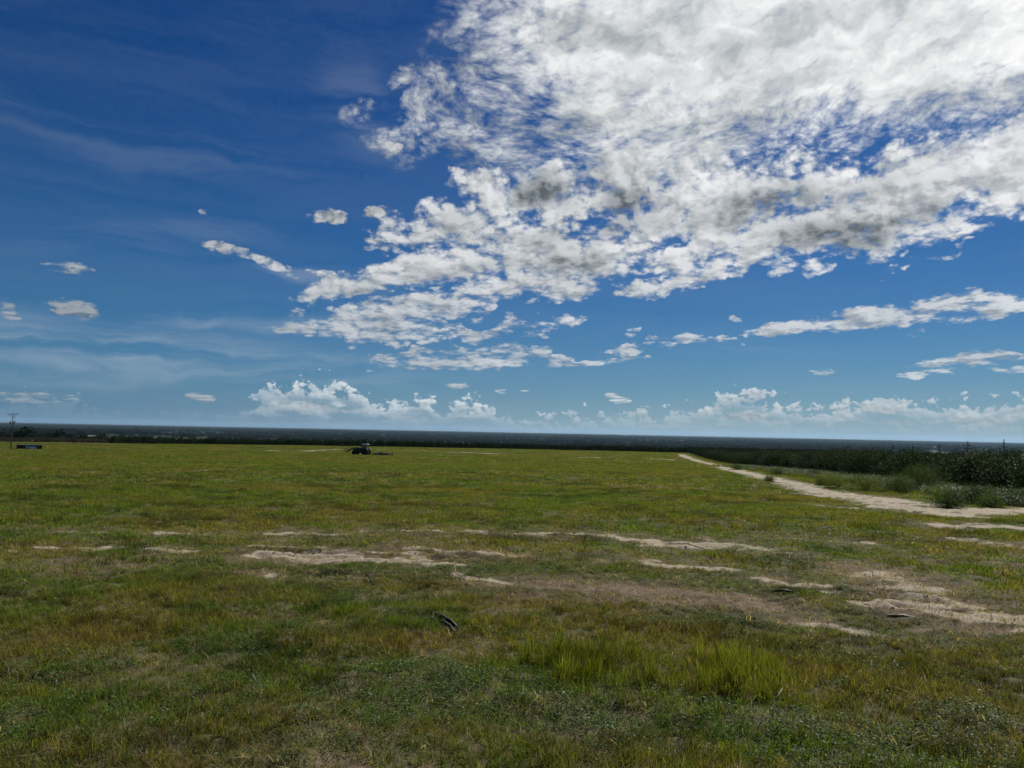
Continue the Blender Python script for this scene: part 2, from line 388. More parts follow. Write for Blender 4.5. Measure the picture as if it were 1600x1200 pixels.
def seg_dist(x, y, P, reach):
    best = np.full(x.shape, 1e9)
    lo = P.min(0) - reach; hi = P.max(0) + reach
    idx = np.nonzero((x > lo[0]) & (x < hi[0]) & (y > lo[1]) & (y < hi[1]))[0]
    if not len(idx): return best, idx
    xs, ys = x[idx], y[idx]; b = np.full(xs.shape, 1e9)
    for (ax, ay), (bx, by) in zip(P[:-1], P[1:]):
        vx, vy = bx - ax, by - ay
        t = np.clip(((xs - ax) * vx + (ys - ay) * vy) / (vx * vx + vy * vy + 1e-9), 0, 1)
        b = np.minimum(b, np.hypot(xs - ax - t * vx, ys - ay - t * vy))
    best[idx] = b
    return best, idx
def stroke_mask(x, y, strokes):
    m = np.zeros(x.shape)
    d = np.hypot(x, y)
    wob = (fbm(x * 1.3, y * 2.2, 4, 11, .6) - .5)
    for P, w, s in strokes:
        dist, idx = seg_dist(x, y, P, w * 3.5)
        if len(idx):
            dd = dist[idx] + wob[idx] * w * 3.0
            m[idx] = np.maximum(m[idx], s * (1 - sstep(dd, w * 0.5, w * 1.7)))
    return m
def halo(x, y):
    """how close bare ground is: 1 beside it (grass stays short there)"""
    m = np.zeros(x.shape)
    for P, w, s in SAND_W + DIRT_W:
        dist, idx = seg_dist(x, y, P, w + 1.8)
        if len(idx): m[idx] = np.maximum(m[idx], min(1, s) * (1 - sstep(dist[idx], w, w + 1.5)))
    return m
def masks(x, y):
    brk = fbm(x * 2.2, y * 3.4, 4, 21, .62)
    big = fbm(x * .35, y * .6, 3, 25)
    sand = stroke_mask(x, y, SAND_W)
    dirt = stroke_mask(x, y, DIRT_W)
    brk = fbm(x * 1.1, y * 4.2, 4, 21, .62)
    sand = np.clip(sand * 1.6 - sstep(brk, .42, .70) * 1.05, 0, 1)
    dirt = np.clip(dirt * 1.35 - sstep(brk, .45, .7) * .85, 0, 1)
    rnd = sstep(fbm(x * .8, y * 1.6, 4, 41, .6), .66, .78) * sstep(big, .5, .7) * .7 * (np.hypot(x, y) < 60)
    dirt = np.maximum(dirt, rnd)
    return sand, dirt
def ground_z(x, y, sd=None):
    z = base_z(x, y)
    d = np.hypot(x, y)
    s, t = masks(x, y) if sd is None else sd
    bare = np.clip(s + t, 0, 1)
    near = (1 - sstep(d, 40, 90))
    z = z + near * bare * ((fbm(x * 6, y * 6, 4, 51, .62) - .5) * .065 - .015)
    z = z + near * (fbm(x * 2.2, y * 2.2, 3, 52, .6) - .5) * .13
    for P in RUTS_W:
        dist, idx = seg_dist(x, y, P, 1.0)
        if len(idx):
            q = dist[idx] + (fbm(x[idx] * 1.5, y[idx] * 1.5, 2, 61) - .5) * .12
            k = np.exp(-(q / .10) ** 2) * -.075 + np.exp(-((q - .22) / .10) ** 2) * .035
            k = k * (0.55 + .9 * fbm(x[idx] * 4, y[idx] * 4, 3, 62))
            z[idx] = z[idx] + k
    return z
def gz(x, y): return float(ground_z(np.array([float(x)]), np.array([float(y)]))[0])

# ------------------------------------------------------------------ mesh helpers
def np_mesh(name, verts, faces_flat, loop_tot, mat=None, smooth=False):
    me = bpy.data.meshes.new(name)
    me.vertices.add(len(verts)); me.vertices.foreach_set('co', np.asarray(verts, np.float32).ravel())
    me.loops.add(len(faces_flat)); me.loops.foreach_set('vertex_index', np.asarray(faces_flat, np.int32))
    me.polygons.add(len(loop_tot))
    st_ = np.concatenate([[0], np.cumsum(loop_tot)[:-1]]).astype(np.int32) if len(loop_tot) else np.zeros(0, np.int32)
    me.polygons.foreach_set('loop_start', st_)
    if smooth: me.polygons.foreach_set('use_smooth', np.ones(len(loop_tot), bool))
    if mat: me.materials.append(mat)
    me.update(calc_edges=True)
    return me
def link(name, me, parent=None, loc=None):
    o = bpy.data.objects.new(name, me); COL.objects.link(o)
    if parent: o.parent = parent
    if loc is not None: o.location = loc
    return o
def tag(o, label=None, cat=None, group=None, kind=None):
    if label: o['label'] = label
    if cat: o['category'] = cat
    if group: o['group'] = group
    if kind: o['kind'] = kind
    return o
def material(name):
    m = bpy.data.materials.new(name); m.use_nodes = True
    m.node_tree.nodes.clear(); n = NT(m.node_tree)
    out = n.new('ShaderNodeOutputMaterial')
    return m, n, out
def simple_mat(name, col, rough=.7, metal=0.0, var=.25, scale=3.0, spec=.5):
    m, n, out = material(name)
    tc = n.new('ShaderNodeTexCoord').outputs['Object']
    f = n.noise(tc, scale, 5, .6, dims='3D')
    f2 = n.noise(tc, scale * 9, 3, .6, dims='3D')
    c = n.mix(n.ss(f, .3, .7), tuple(v * (1 - var) for v in col), tuple(min(1, v * (1 + var)) for v in col))
    c = n.mix(n.ss(f2, .55, .75, 0, .35), c, tuple(v * .5 + .03 for v in col))
    p = n.new('ShaderNodeBsdfPrincipled'); n.put(p.inputs['Base Color'], c)
    n.put(p.inputs['Roughness'], n.ss(f2, .2, .8, rough - .1, min(1, rough + .12))); p.inputs['Metallic'].default_value = metal
    p.inputs['Specular IOR Level'].default_value = spec
    n.put(out.inputs[0], p.outputs[0])
    return m

# ================================================================== ground sheet
FAN = R(54)
def build_ground():
    fine = np.linspace(-FAN, FAN, 760)
    rest = np.linspace(FAN, 2 * math.pi - FAN, 60)[1:-1]
    ang = np.concatenate([fine, rest])
    r1 = np.geomspace(1.2, 345, 900)
    r2 = np.geomspace(350, 42000, 230)
    rad = np.concatenate([[0.25, .6], r1, r2])
    A_, R_ = np.meshgrid(ang, rad)
    x = (R_ * np.sin(A_)).ravel(); y = (R_ * np.cos(A_)).ravel()
    sd = masks(x, y)
    z = ground_z(x, y, sd)
    na, nr = len(ang), len(rad)
    v = np.stack([x, y, z], 1)
    i = np.arange(nr - 1)[:, None] * na; j = np.arange(na)[None, :]; j2 = (j + 1) % na
    a = (i + j).ravel(); b = (i + j2).ravel(); c = (i + na + j2).ravel(); d = (i + na + j).ravel()
    quads = np.stack([a, d, c, b], 1)
    centre = len(v); v = np.vstack([v, [0, 0, float(z[:na].mean())]])
    tris = np.stack([np.arange(na), (np.arange(na) + 1) % na, np.full(na, centre)], 1)
    faces = np.concatenate([quads.ravel(), tris.ravel()])
    tot = np.concatenate([np.full(len(quads), 4), np.full(na, 3)])
    me = np_mesh('ground', v, faces, tot, None, True)
    for nm, arr in (('sand', sd[0]), ('dirt', sd[1])):
        at = me.attributes.new(nm, 'FLOAT', 'POINT')
        at.data.foreach_set('value', np.append(arr, 0).astype(np.float32))
    return me
gme = build_ground()
gm, n, out = material('field_ground')
pos = n.new('ShaderNodeNewGeometry').outputs['Position']
px_, py_, pz_ = n.sep(pos)
dist = n.v('LENGTH', n.xyz(px_, py_, 0.0))
a_s = n.new('ShaderNodeAttribute', attribute_name='sand').outputs['Fac']
a_d = n.new('ShaderNodeAttribute', attribute_name='dirt').outputs['Fac']
pos3 = n.v('MULTIPLY', pos, (1, 1, 1))
fine = n.noise(pos, 9.0, 6, .65)
fine2 = n.noise(pos, 60.0, 4, .6)
lowf = n.noise(n.v('MULTIPLY', pos, (.06, .16, 1)), 1.0, 6, .6)
band = n.noise(n.v('MULTIPLY', pos, (.012, .10, 1)), 1.0, 4, .6)
soil = n.mix(fine, (.085, .060, .038), (.165, .125, .085))
turf = n.mix(n.ss(lowf, .35, .65), (.075, .088, .020), (.135, .118, .040))
turf = n.mix(n.ss(band, .45, .68, 0, .6), turf, (.10, .115, .022))
turf = n.mix(n.ss(fine, .5, .75, 0, .6), turf, (.045, .052, .014))
# close by, bare soil shows between the tufts; far off only grass is seen
surf = n.mix(n.ss(dist, 12.0, 45.0, 0.0, 0.9), n.mix(.45, soil, turf), turf)
sandc = n.mix(fine, (.30, .25, .175), (.48, .415, .31))
sandc = n.mix(n.ss(fine2, .5, .7, 0, .45), sandc, (.22, .17, .12))
surf = n.mix(n.ss(n.noise(n.v('MULTIPLY', pos, (.05, .8, 1)), 1.0, 4, .6), .52, .68, 0, .55), surf, n.mix(1.0, surf, (.62, .66, .6), 'MULTIPLY'))
surf = n.mix(n.m('MULTIPLY', a_d, .85), surf, n.mix(fine, (.13, .088, .060), (.25, .185, .135)))
surf = n.mix(n.ss(n.m('ADD', a_s, n.m('MULTIPLY', n.m('SUBTRACT', fine, .5), .5)), .15, .65), surf, sandc)
# beyond the crest: scrub, groves, woods and a few pale fields on the plain
pl = n.v('MULTIPLY', pos, (.0011, .0011, 0))
w_big = n.noise(pl, 1.0, 6, .62)
w_fine = n.noise(pl, 14.0, 5, .65)
wood = n.mix(n.ss(w_fine, .35, .65), (.012, .020, .011), (.040, .050, .026))
scrub = n.mix(n.ss(w_fine, .35, .65), (.060, .058, .034), (.13, .115, .065))
lsd = n.m('ARCTAN2', px_, py_)
scrub_f = n.m('MULTIPLY', n.ss(lsd, -.40, -.50), n.ss(dist, 1500, 900))
vale = n.mix(n.ss(w_big, .60, .66, 0, .75), wood, scrub)
vale = n.mix(scrub_f, vale, scrub)
surf = n.mix(n.ss(dist, 330, 380), surf, vale)
surf = n.mix(n.m('MULTIPLY', n.ss(a_s, .1, .6), n.ss(dist, 340, 380)), surf, (.26, .25, .16))
bmp = n.new('ShaderNodeBump'); bmp.inputs['Strength'].default_value = .8; bmp.inputs['Distance'].default_value = .03
n.put(bmp.inputs['Height'], n.m('ADD', fine, n.m('MULTIPLY', fine2, .35)))
p = n.new('ShaderNodeBsdfPrincipled'); n.put(p.inputs['Base Color'], surf); p.inputs['Roughness'].default_value = .95
p.inputs['Specular IOR Level'].default_value = .15
n.put(p.inputs['Normal'], bmp.outputs[0]); n.put(out.inputs[0], p.outputs[0])
gme.materials.append(gm)
ground = tag(link('ground', gme), kind='structure')

# ================================================================== scatter machinery
def scatter(name, variants, pos_, rot_, scl_, tint_, pick_, mat, **tags):
    """one object: the mesh holds the tuft shapes and the loose points that carry them"""
    vs, fs, ts, kinds = [], [], [], []
    off = 0
    for k, (v, f, t) in enumerate(variants):
        vs.append(v); fs.append(np.asarray(f) + off); ts.append(t); kinds.append(np.full(len(v), k)); off += len(v)
    N = len(pos_)
    vs.append(pos_); kinds.append(np.full(N, -1))
    me = np_mesh(name, np.vstack(vs), np.concatenate(fs), np.concatenate(ts), mat)
    def att(nm, typ, arr, key, pad):
        a = me.attributes.new(nm, typ, 'POINT')
        full = np.concatenate([np.zeros((off,) + arr.shape[1:]), arr])
        a.data.foreach_set(key, full.astype(np.float32 if key != 'value' or typ == 'FLOAT' else np.int32).ravel())
    kk = me.attributes.new('kind_id', 'INT', 'POINT'); kk.data.foreach_set('value', np.concatenate(kinds).astype(np.int32))
    att('rot', 'FLOAT_VECTOR', rot_, 'vector', 0)
    att('scl', 'FLOAT_VECTOR', scl_, 'vector', 0)
    att('tint', 'FLOAT_VECTOR', tint_, 'vector', 0)
    att('pick', 'INT', pick_, 'value', 0)
    o = link(name, me)
    ng = bpy.data.node_groups.new(name, 'GeometryNodeTree')
    ng.interface.new_socket('Geometry', in_out='INPUT', socket_type='NodeSocketGeometry')
    ng.interface.new_socket('Geometry', in_out='OUTPUT', socket_type='NodeSocketGeometry')
    L = ng.links.new
    gi = ng.nodes.new('NodeGroupInput'); go = ng.nodes.new('NodeGroupOutput')
    def named(nm, dt):
        a = ng.nodes.new('GeometryNodeInputNamedAttribute'); a.data_type = dt; a.inputs['Name'].default_value = nm
        return a.outputs['Attribute']
    kid = named('kind_id', 'INT')
    def pick_geo(k):
        c = ng.nodes.new('FunctionNodeCompare'); c.data_type = 'INT'; c.operation = 'EQUAL'
        L(kid, c.inputs[2]); c.inputs[3].default_value = k
        s = ng.nodes.new('GeometryNodeSeparateGeometry'); s.domain = 'POINT'
        L(gi.outputs[0], s.inputs[0]); L(c.outputs[0], s.inputs[1])
        return s.outputs[0]
    g2i = ng.nodes.new('GeometryNodeGeometryToInstance')
    for k in range(len(variants)): L(pick_geo(k), g2i.inputs[0])
    iop = ng.nodes.new('GeometryNodeInstanceOnPoints')
    L(pick_geo(-1), iop.inputs['Points']); L(g2i.outputs[0], iop.inputs['Instance'])
    iop.inputs['Pick Instance'].default_value = True
    L(named('pick', 'INT'), iop.inputs['Instance Index'])
    e2r = ng.nodes.new('FunctionNodeEulerToRotation'); L(named('rot', 'FLOAT_VECTOR'), e2r.inputs[0])
    L(e2r.outputs[0], iop.inputs['Rotation']); L(named('scl', 'FLOAT_VECTOR'), iop.inputs['Scale'])
    L(iop.outputs[0], go.inputs[0])
    md = o.modifiers.new('scatter', 'NODES'); md.node_group = ng
    tag(o, **tags)
    return o

def blades(nb, h, spread, width, lean, seed, seg=2):
    r = np.random.default_rng(seed); V, F, T = [], [], []
    for _ in range(nb):
        a = r.uniform(0, 2 * math.pi); q = spread * math.sqrt(r.uniform()); bx, by = q * math.cos(a), q * math.sin(a)
        d = r.uniform(0, 2 * math.pi); hh = h * r.uniform(.45, 1.1); ln = lean * r.uniform(.3, 1.5) * hh
        wx, wy = -math.sin(d + r.normal() * .6), math.cos(d + r.normal() * .6); w = width * r.uniform(.6, 1.3) / 2
        lx, ly = math.cos(d), math.sin(d)
        b0 = len(V)
        V += [(bx - wx * w, by - wy * w, -.02), (bx + wx * w, by + wy * w, -.02)]
        for s in range(1, seg):
            t = s / seg; ww = w * (1 - .35 * t); zz = hh * (t - .12 * t * lean)
            V += [(bx + lx * ln * t * t - wx * ww, by + ly * ln * t * t - wy * ww, zz), (bx + lx * ln * t * t + wx * ww, by + ly * ln * t * t + wy * ww, zz)]
            i = b0 + 2 * (s - 1); F += [i, i + 1, i + 3, i + 2]; T.append(4)
        V.append((bx + lx * ln, by + ly * ln, hh * (1 - .25 * lean)))
        i = b0 + 2 * (seg - 1); F += [i, i + 1, i + 2]; T.append(3)
    return np.array(V), np.array(F), np.array(T)
def leafy(nl, h, spread, size, seed, up=.5):
    """a low plant of small broad leaves"""
    r = np.random.default_rng(seed); V, F, T = [], [], []
    for _ in range(nl):
        a = r.uniform(0, 2 * math.pi); q = spread * math.sqrt(r.uniform()); z = h * (.25 + .75 * r.uniform()) * (1 - .5 * (q / spread) ** 2)
        c = np.array([q * math.cos(a), q * math.sin(a), z])
        d = np.array([math.cos(a) + r.normal() * .6, math.sin(a) + r.normal() * .6, r.normal() * up]); d /= np.linalg.norm(d)
        nrm = np.array([r.normal() * .5, r.normal() * .5, 1.0]); s = np.cross(d, nrm); s /= np.linalg.norm(s) + 1e-9
        L_ = size * r.uniform(.6, 1.3); wv = L_ * .30
        b = len(V)
        V += [c - d * L_ / 2, c + s * wv - d * .05 * L_, c + d * L_ / 2, c - s * wv - d * .05 * L_]
        F += [b, b + 1, b + 2, b + 3]; T.append(4)
    for _ in range(max(2, nl // 10)):
        a = r.uniform(0, 2 * math.pi); q = spread * .7 * r.uniform()
        x, y = q * math.cos(a), q * math.sin(a); b = len(V); w = size * .06
        V += [np.array([x * .3 - w, y * .3, -.02]), np.array([x * .3 + w, y * .3, -.02]), np.array([x, y, h * .8])]
        F += [b, b + 1, b + 2]; T.append(3)
    return np.array(V), np.array(F), np.array(T)

def plant_mat(name, gloss=.35, transl=.35, rough=.45, attr=True, col=(.05, .08, .02)):
    m, n, out = material(name)
    if attr:
        a = n.new('ShaderNodeAttribute', attribute_type='INSTANCER', attribute_name='tint').outputs['Color']
    else:
        oi = n.new('ShaderNodeObjectInfo').outputs['Random']
        a = n.mix(oi, tuple(c * .8 for c in col), tuple(c * 1.25 for c in col))
    pos = n.new('ShaderNodeNewGeometry')
    rnd = pos.outputs['Random Per Island']
    c = n.mix(n.ss(rnd, 0, 1, kind='LINEAR'), (.62, .62, .62), (1.45, 1.4, 1.3))
    c = n.mix(1.0, a, c, 'MULTIPLY')
    p = n.new('ShaderNodeBsdfPrincipled'); n.put(p.inputs['Base Color'], c)
    p.inputs['Roughness'].default_value = rough; p.inputs['Specular IOR Level'].default_value = gloss
    t = n.new('ShaderNodeBsdfTranslucent'); n.put(t.inputs[0], n.mix(1.0, c, (1.5, 1.45, .7), 'MULTIPLY'))
    mx = n.new('ShaderNodeMixShader'); n.put(mx.inputs[0], transl)
    n.put(mx.inputs[1], p.outputs[0]); n.put(mx.inputs[2], t.outputs[0]); n.put(out.inputs[0], mx.outputs[0])
    return m
M_GRASS = plant_mat('grass_blades', .16, .45, .6)
M_WEED = plant_mat('weed_leaves', .16, .38, .5)

def sample_ring(r0, r1, n_, half=R(50)):
    a = rng.uniform(-half, half, n_); r = np.sqrt(rng.uniform(r0 * r0, r1 * r1, n_))
    return r * np.sin(a), r * np.cos(a)
def region(x, y, cpx, cpy, rx, ry):
    """soft ellipse on the ground given by photo points"""
    cx, cy = G(cpx, cpy); ax, ay = G(cpx + rx, cpy); bx, by = G(cpx, cpy - ry)
    u = math.hypot(ax - cx, ay - cy); v = math.hypot(bx - cx, by - cy)
    wob = (fbm(x * 1.4, y * 2.0, 3, 71) - .5) * .9
    ca = math.atan2(cx, cy)
    xx = (x - cx) * math.cos(ca) - (y - cy) * math.sin(ca); yy = (x - cx) * math.sin(ca) + (y - cy) * math.cos(ca)
    return 1 - sstep(np.hypot(xx / u, yy / v) + wob, .6, 1.25)
TALL = [(1090, 1056, 230, 30), (930, 1050, 130, 26)]
CLOVER = [(950, 1110, 330, 45), (1250, 1160, 260, 50), (120, 1130, 160, 50), (620, 1090, 160, 40), (300, 1100, 120, 30), (1480, 1180, 150, 30), (1500, 1130, 100, 20), (60, 1060, 120, 30), (730, 1060, 160, 30), (700, 885, 220, 12), (1250, 828, 130, 8), (560, 1180, 120, 30)]
BROWN = [(1430, 1060, 240, 70), (130, 1180, 260, 30), (980, 1180, 200, 40), (330, 1190, 160, 40), (640, 1160, 120, 40), (930, 935, 220, 22), (1200, 1000, 300, 16), (100, 1000, 260, 18), (600, 1000, 160, 14), (480, 1110, 80, 30), (1500, 990, 140, 20)]
def regions(x, y, lst):
    m = np.zeros(x.shape)
    for q in lst: m = np.maximum(m, region(x, y, *q))
    return m
GREEN = np.array([.100, .152, .016]); OLIVE = np.array([.160, .160, .030]); RUST = np.array([.155, .118, .040]); DARKG = np.array([.055, .105, .020]); STRAW = np.array([.24, .19, .09]); LIME = np.array([.135, .172, .018])
def tint(x, y, tall=None, brown=None):
    d = np.hypot(x, y)
    k = 1.0 / np.maximum(1, d / 12) ** .6
    f1 = fbm(x * .55 * k, y * 1.0 * k, 4, 81, .6); f2 = fbm(x * .9 * k + 40, y * 1.5 * k, 4, 91, .6)
    f3 = fbm(x * .02, y * .12, 3, 95)
    f4 = fbm(x * 5, y * 5, 2, 97)
    c = GREEN + (OLIVE - GREEN) * sstep(f1, .38, .62)[:, None]
    c = c + (DARKG - c) * (sstep(f2, .62, .45) * .0 + sstep(f2, .60, .75) * .8)[:, None]
    rust = sstep(f2, .44, .28) * .42 * (1 - sstep(d, 25, 90) * .7)
    if brown is not None: rust = np.clip(rust + brown * .55, 0, .78)
    c = c + (RUST - c) * rust[:, None]
    c = c + (LIME - c) * (sstep(f3, .50, .66) * sstep(d, 15, 40) * .75)[:, None]
    if tall is not None: c = c + (LIME * .9 - c) * (tall * .8)[:, None]
    st_ = (rng.uniform(size=x.shape) < .05 + .05 * sstep(f4, .5, .7))
    c[st_] = STRAW * rng.uniform(.6, 1.1, (st_.sum(), 1))
    dk = sstep(fbm(x * 1.5 * k + 9, y * 2.6 * k, 3, 99, .6), .50, .68)
    c = c * (1.12 - (.5 - .3 * sstep(d, 30, 90)) * dk)[:, None] * rng.uniform(.72, 1.25, (len(x), 1))
    return c
def make_field(r0, r1, per_m2, h, spread, width, lean, nb, seed, smin, smax):
    area = R(50) * (r1 * r1 - r0 * r0)
    N = int(area * per_m2); x, y = sample_ring(r0, r1, N)
    sd = masks(x, y); bare = np.clip(sd[0] * 1.15 + sd[1] * .8, 0, 1)
    near = r0 < 40
    tall = regions(x, y, TALL) if r0 < 14 else np.zeros(N)
    brown = regions(x, y, BROWN) if near else None
    clo = regions(x, y, CLOVER) if near else np.zeros(N)
    clump = fbm(x * 1.6, y * 1.6, 3, 101, .6)
    keep = (rng.uniform(size=N) > bare * .97) & (rng.uniform(size=N) > clo * .45) & (rng.uniform(size=N) < .45 + 1.1 * sstep(clump, .3, .6))
    x, y, tall, clump = x[keep], y[keep], tall[keep], clump[keep]
    brown = brown[keep] if brown is not None else None
    z = ground_z(x, y); N = len(x)
    hs_ = rng.uniform(smin, smax, N) * (.7 + .7 * sstep(clump, .35, .7)) * (1 + 1.6 * tall) * (1 - .78 * halo(x, y))
    ws_ = rng.uniform(.8, 1.3, N)
    rot = np.stack([rng.normal(0, .12, N), rng.normal(0, .12, N), rng.uniform(0, 6.28, N)], 1)
    return np.stack([x, y, z], 1), rot, np.stack([ws_, ws_, hs_], 1), tint(x, y, tall, brown), rng.integers(0, 5, N), (h, spread, width, lean, nb, seed)
BANDS = [(2.4, 12, 330, .078, .050, .0036, .60, 22, 1, .5, 1.25), (12, 40, 60, .085, .12, .009, .7, 28, 2, .5, 1.2),
         (40, 120, 6.5, .10, .34, .026, .7, 36, 3, .4, 1.1), (120, 325, 1.0, .11, 1.0, .08, .7, 46, 4, .4, 1.1)]
for bi, b in enumerate(BANDS):
    P_, R_, S_, T_, K_, (h, sp, wd, ln, nb, sd_) = make_field(*b)
    var = [blades(nb, h * (1 + .12 * k), sp, wd, ln, 1000 * sd_ + k, 3 if bi == 0 else 2) for k in range(5)]
    scatter('grass', var, P_, R_, S_, T_, K_, M_GRASS, kind='stuff',
            label=['short green and rusty field grass in the foreground', 'patchy olive field grass around the sandy streaks', 'mown olive green grass in the middle of the field', 'far mown grass on the field up to its crest'][bi], cat='grass')

# low broad-leaved weeds among the grass
def make_weeds(N, r0, r1):
    x, y = sample_ring(r0, r1, N)
    clo = regions(x, y, CLOVER); sd = masks(x, y)
    nz = sstep(fbm(x * 1.1, y * 1.5, 4, 111, .6), .50, .66) * .55
    keep = (rng.uniform(size=N) < np.clip(clo * .95 + nz, 0.03, 1)) & (rng.uniform(size=N) > (sd[0] + sd[1]) * 1.2)
    x, y = x[keep], y[keep]; z = ground_z(x, y); N = len(x)
    s = rng.uniform(.6, 1.3, N) * (1 - .4 * halo(x, y))
    c = DARKG[None] * rng.uniform(.7, 1.5, (N, 1)) + np.array([.02, .02, .0]) * rng.uniform(0, 1, (N, 1))
    rot = np.stack([rng.normal(0, .15, N), rng.normal(0, .15, N), rng.uniform(0, 6.28, N)], 1)
    return np.stack([x, y, z], 1), rot, np.stack([s, s, s], 1), c, rng.integers(0, 5, N)
a = make_weeds(24000, 2.4, 13)
scatter('weeds', [leafy(44, .075, .085, .016, 300 + k) for k in range(5)], *a, M_WEED, kind='stuff', label='low patches of small dark broad leaves in the near grass', cat='weeds')
a = make_weeds(22000, 13, 32)
scatter('weeds', [leafy(34, .08, .14, .030, 320 + k) for k in range(5)], *a, M_WEED, kind='stuff', label='dark leafy weeds beside the sandy streaks', cat='weeds')

# dead straw and bits lying between the tufts
x, y = sample_ring(2.4, 20, 26000); sd = masks(x, y)
keep = rng.uniform(size=len(x)) < .35 + .5 * (sd[1] > .2); x, y = x[keep], y[keep]; N = len(x); s = rng.uniform(.5, 1.6, N)
scatter('plant_litter', [blades(9, .045, .10, .0045, 2.6, 700 + k, 2) for k in range(4)], np.column_stack([x, y, ground_z(x, y) + .02]), np.column_stack([rng.normal(0, .2, N), rng.normal(0, .2, N), rng.uniform(0, 6.28, N)]),
        np.column_stack([s, s, s]), np.array([.30, .25, .16]) * rng.uniform(.4, 1.2, (N, 1)), rng.integers(0, 4, N), M_GRASS, kind='stuff', label='pale dead stems lying between the grass tufts', cat='plant litter')

# ================================================================== part builder
class MB:
    """collects shapes and links them as one mesh object"""
    def __init__(s): s.bm = bmesh.new()
    def box(s, c, size, rot=None, taper=1.0, bevel=0.0):
        m = Matrix.Translation(c) @ (rot if rot is not None else Matrix.Identity(4)) @ Matrix.Diagonal((*size, 1))
        r = bmesh.ops.create_cube(s.bm, size=1.0)
        for v in r['verts']:
            if taper != 1.0 and v.co.z > 0: v.co.x *= taper; v.co.y *= taper
        bmesh.ops.transform(s.bm, matrix=m, verts=r['verts'])
        if bevel:
            e = list({e for v in r['verts'] for e in v.link_edges})
            bmesh.ops.bevel(s.bm, geom=e, offset=bevel, segments=2, affect='EDGES')
        return s
    def bar(s, a, b, w, d=None, taper=1.0, sides=0):
        a, b = Vector(a), Vector(b); ax = b - a
        q = ax.to_track_quat('Z', 'Y').to_matrix().to_4x4()
        mid = Matrix.Translation((a + b) / 2) @ q
        if sides:
            r = bmesh.ops.create_cone(s.bm, cap_ends=True, segments=sides, radius1=w, radius2=w * taper, depth=ax.length)
            bmesh.ops.transform(s.bm, matrix=mid, verts=r['verts'])
        else:
            r = bmesh.ops.create_cube(s.bm, size=1.0)
            bmesh.ops.transform(s.bm, matrix=mid @ Matrix.Diagonal((w, d or w, ax.length, 1)), verts=r['verts'])
        return s
    def tube(s, pts, r, sides=8):
        prev = None
        rr = r if isinstance(r, (list, tuple)) else [r] * len(pts)
        pts = [Vector(p) for p in pts]
        for i, p in enumerate(pts):
            d = (pts[min(i + 1, len(pts) - 1)] - pts[max(i - 1, 0)]).normalized()
            q = d.to_track_quat('Z', 'Y').to_matrix()
            ring = [s.bm.verts.new(p + q @ Vector((math.cos(t) * rr[i], math.sin(t) * rr[i], 0))) for t in [2 * math.pi * k / sides for k in range(sides)]]
            if prev:
                for k in range(sides): s.bm.faces.new((prev[k], prev[(k + 1) % sides], ring[(k + 1) % sides], ring[k]))
            else: s.bm.faces.new(ring[::-1])
            prev = ring
        s.bm.faces.new(prev)
        return s
    def prism(s, outline, y0, y1, axis='y'):
        """outline of (x, z) points extruded along y"""
        a = [s.bm.verts.new((p[0], y0, p[1])) for p in outline]; b = [s.bm.verts.new((p[0], y1, p[1])) for p in outline]
        s.bm.faces.new(a); s.bm.faces.new(b[::-1])
        for k in range(len(a)):
            k2 = (k + 1) % len(a); s.bm.faces.new((a[k2], a[k], b[k], b[k2]))
        return s
    def lathe(s, prof, centre, axis='y', seg=28):
        """profile of (radius, along) pairs"""
        c = Vector(centre); rings = []
        for r, h in prof:
            ring = []
            for k in range(seg):
                t = 2 * math.pi * k / seg; u, v = r * math.cos(t), r * math.sin(t)
                co = {'y': (u, h, v), 'z': (u, v, h), 'x': (h, u, v)}[axis]
                ring.append(s.bm.verts.new(c + Vector(co)))
            rings.append(ring)
        for a, b in zip(rings[:-1], rings[1:]):
            for k in range(seg): s.bm.faces.new((a[k], a[(k + 1) % seg], b[(k + 1) % seg], b[k]))
        s.bm.faces.new(rings[0][::-1]); s.bm.faces.new(rings[-1])
        return s
    def build(s, name, mat, parent=None, smooth=False):
        bmesh.ops.recalc_face_normals(s.bm, faces=s.bm.faces)
        me = bpy.data.meshes.new(name); s.bm.to_mesh(me); s.bm.free(); me.materials.append(mat)
        if smooth: me.polygons.foreach_set('use_smooth', np.ones(len(me.polygons), bool))
        return link(name, me, parent)
def thing(name, label, cat, loc=(0, 0, 0), rz=0.0, group=None):
    o = bpy.data.objects.new(name, None); COL.objects.link(o)
    o.location = loc; o.rotation_euler = (0, 0, rz); o.empty_display_size = .3
    return tag(o, label, cat, group)
def on_ground(px, py, dz=0.0):
    x, y = G(px, py); return Vector((x, y, gz(x, y) + dz))
FWD = CAM_M.to_3x3() @ Vector((0, 0, -1))
def depth(q): return q.dot(FWD)
def copy_thing(src, loc, rz, scale=1.0, label=None, group=None):
    c = src.copy(); COL.objects.link(c); c.location = loc; c.rotation_euler = (0, 0, rz); c.scale = (scale,) * 3 if not isinstance(scale, tuple) else scale
    if label: c['label'] = label
    if group: c['group'] = group
    for ch in src.children:
        d = ch.copy(); COL.objects.link(d); d.parent = c
        for g_ in ch.children:
            e = g_.copy(); COL.objects.link(e); e.parent = d
    return c

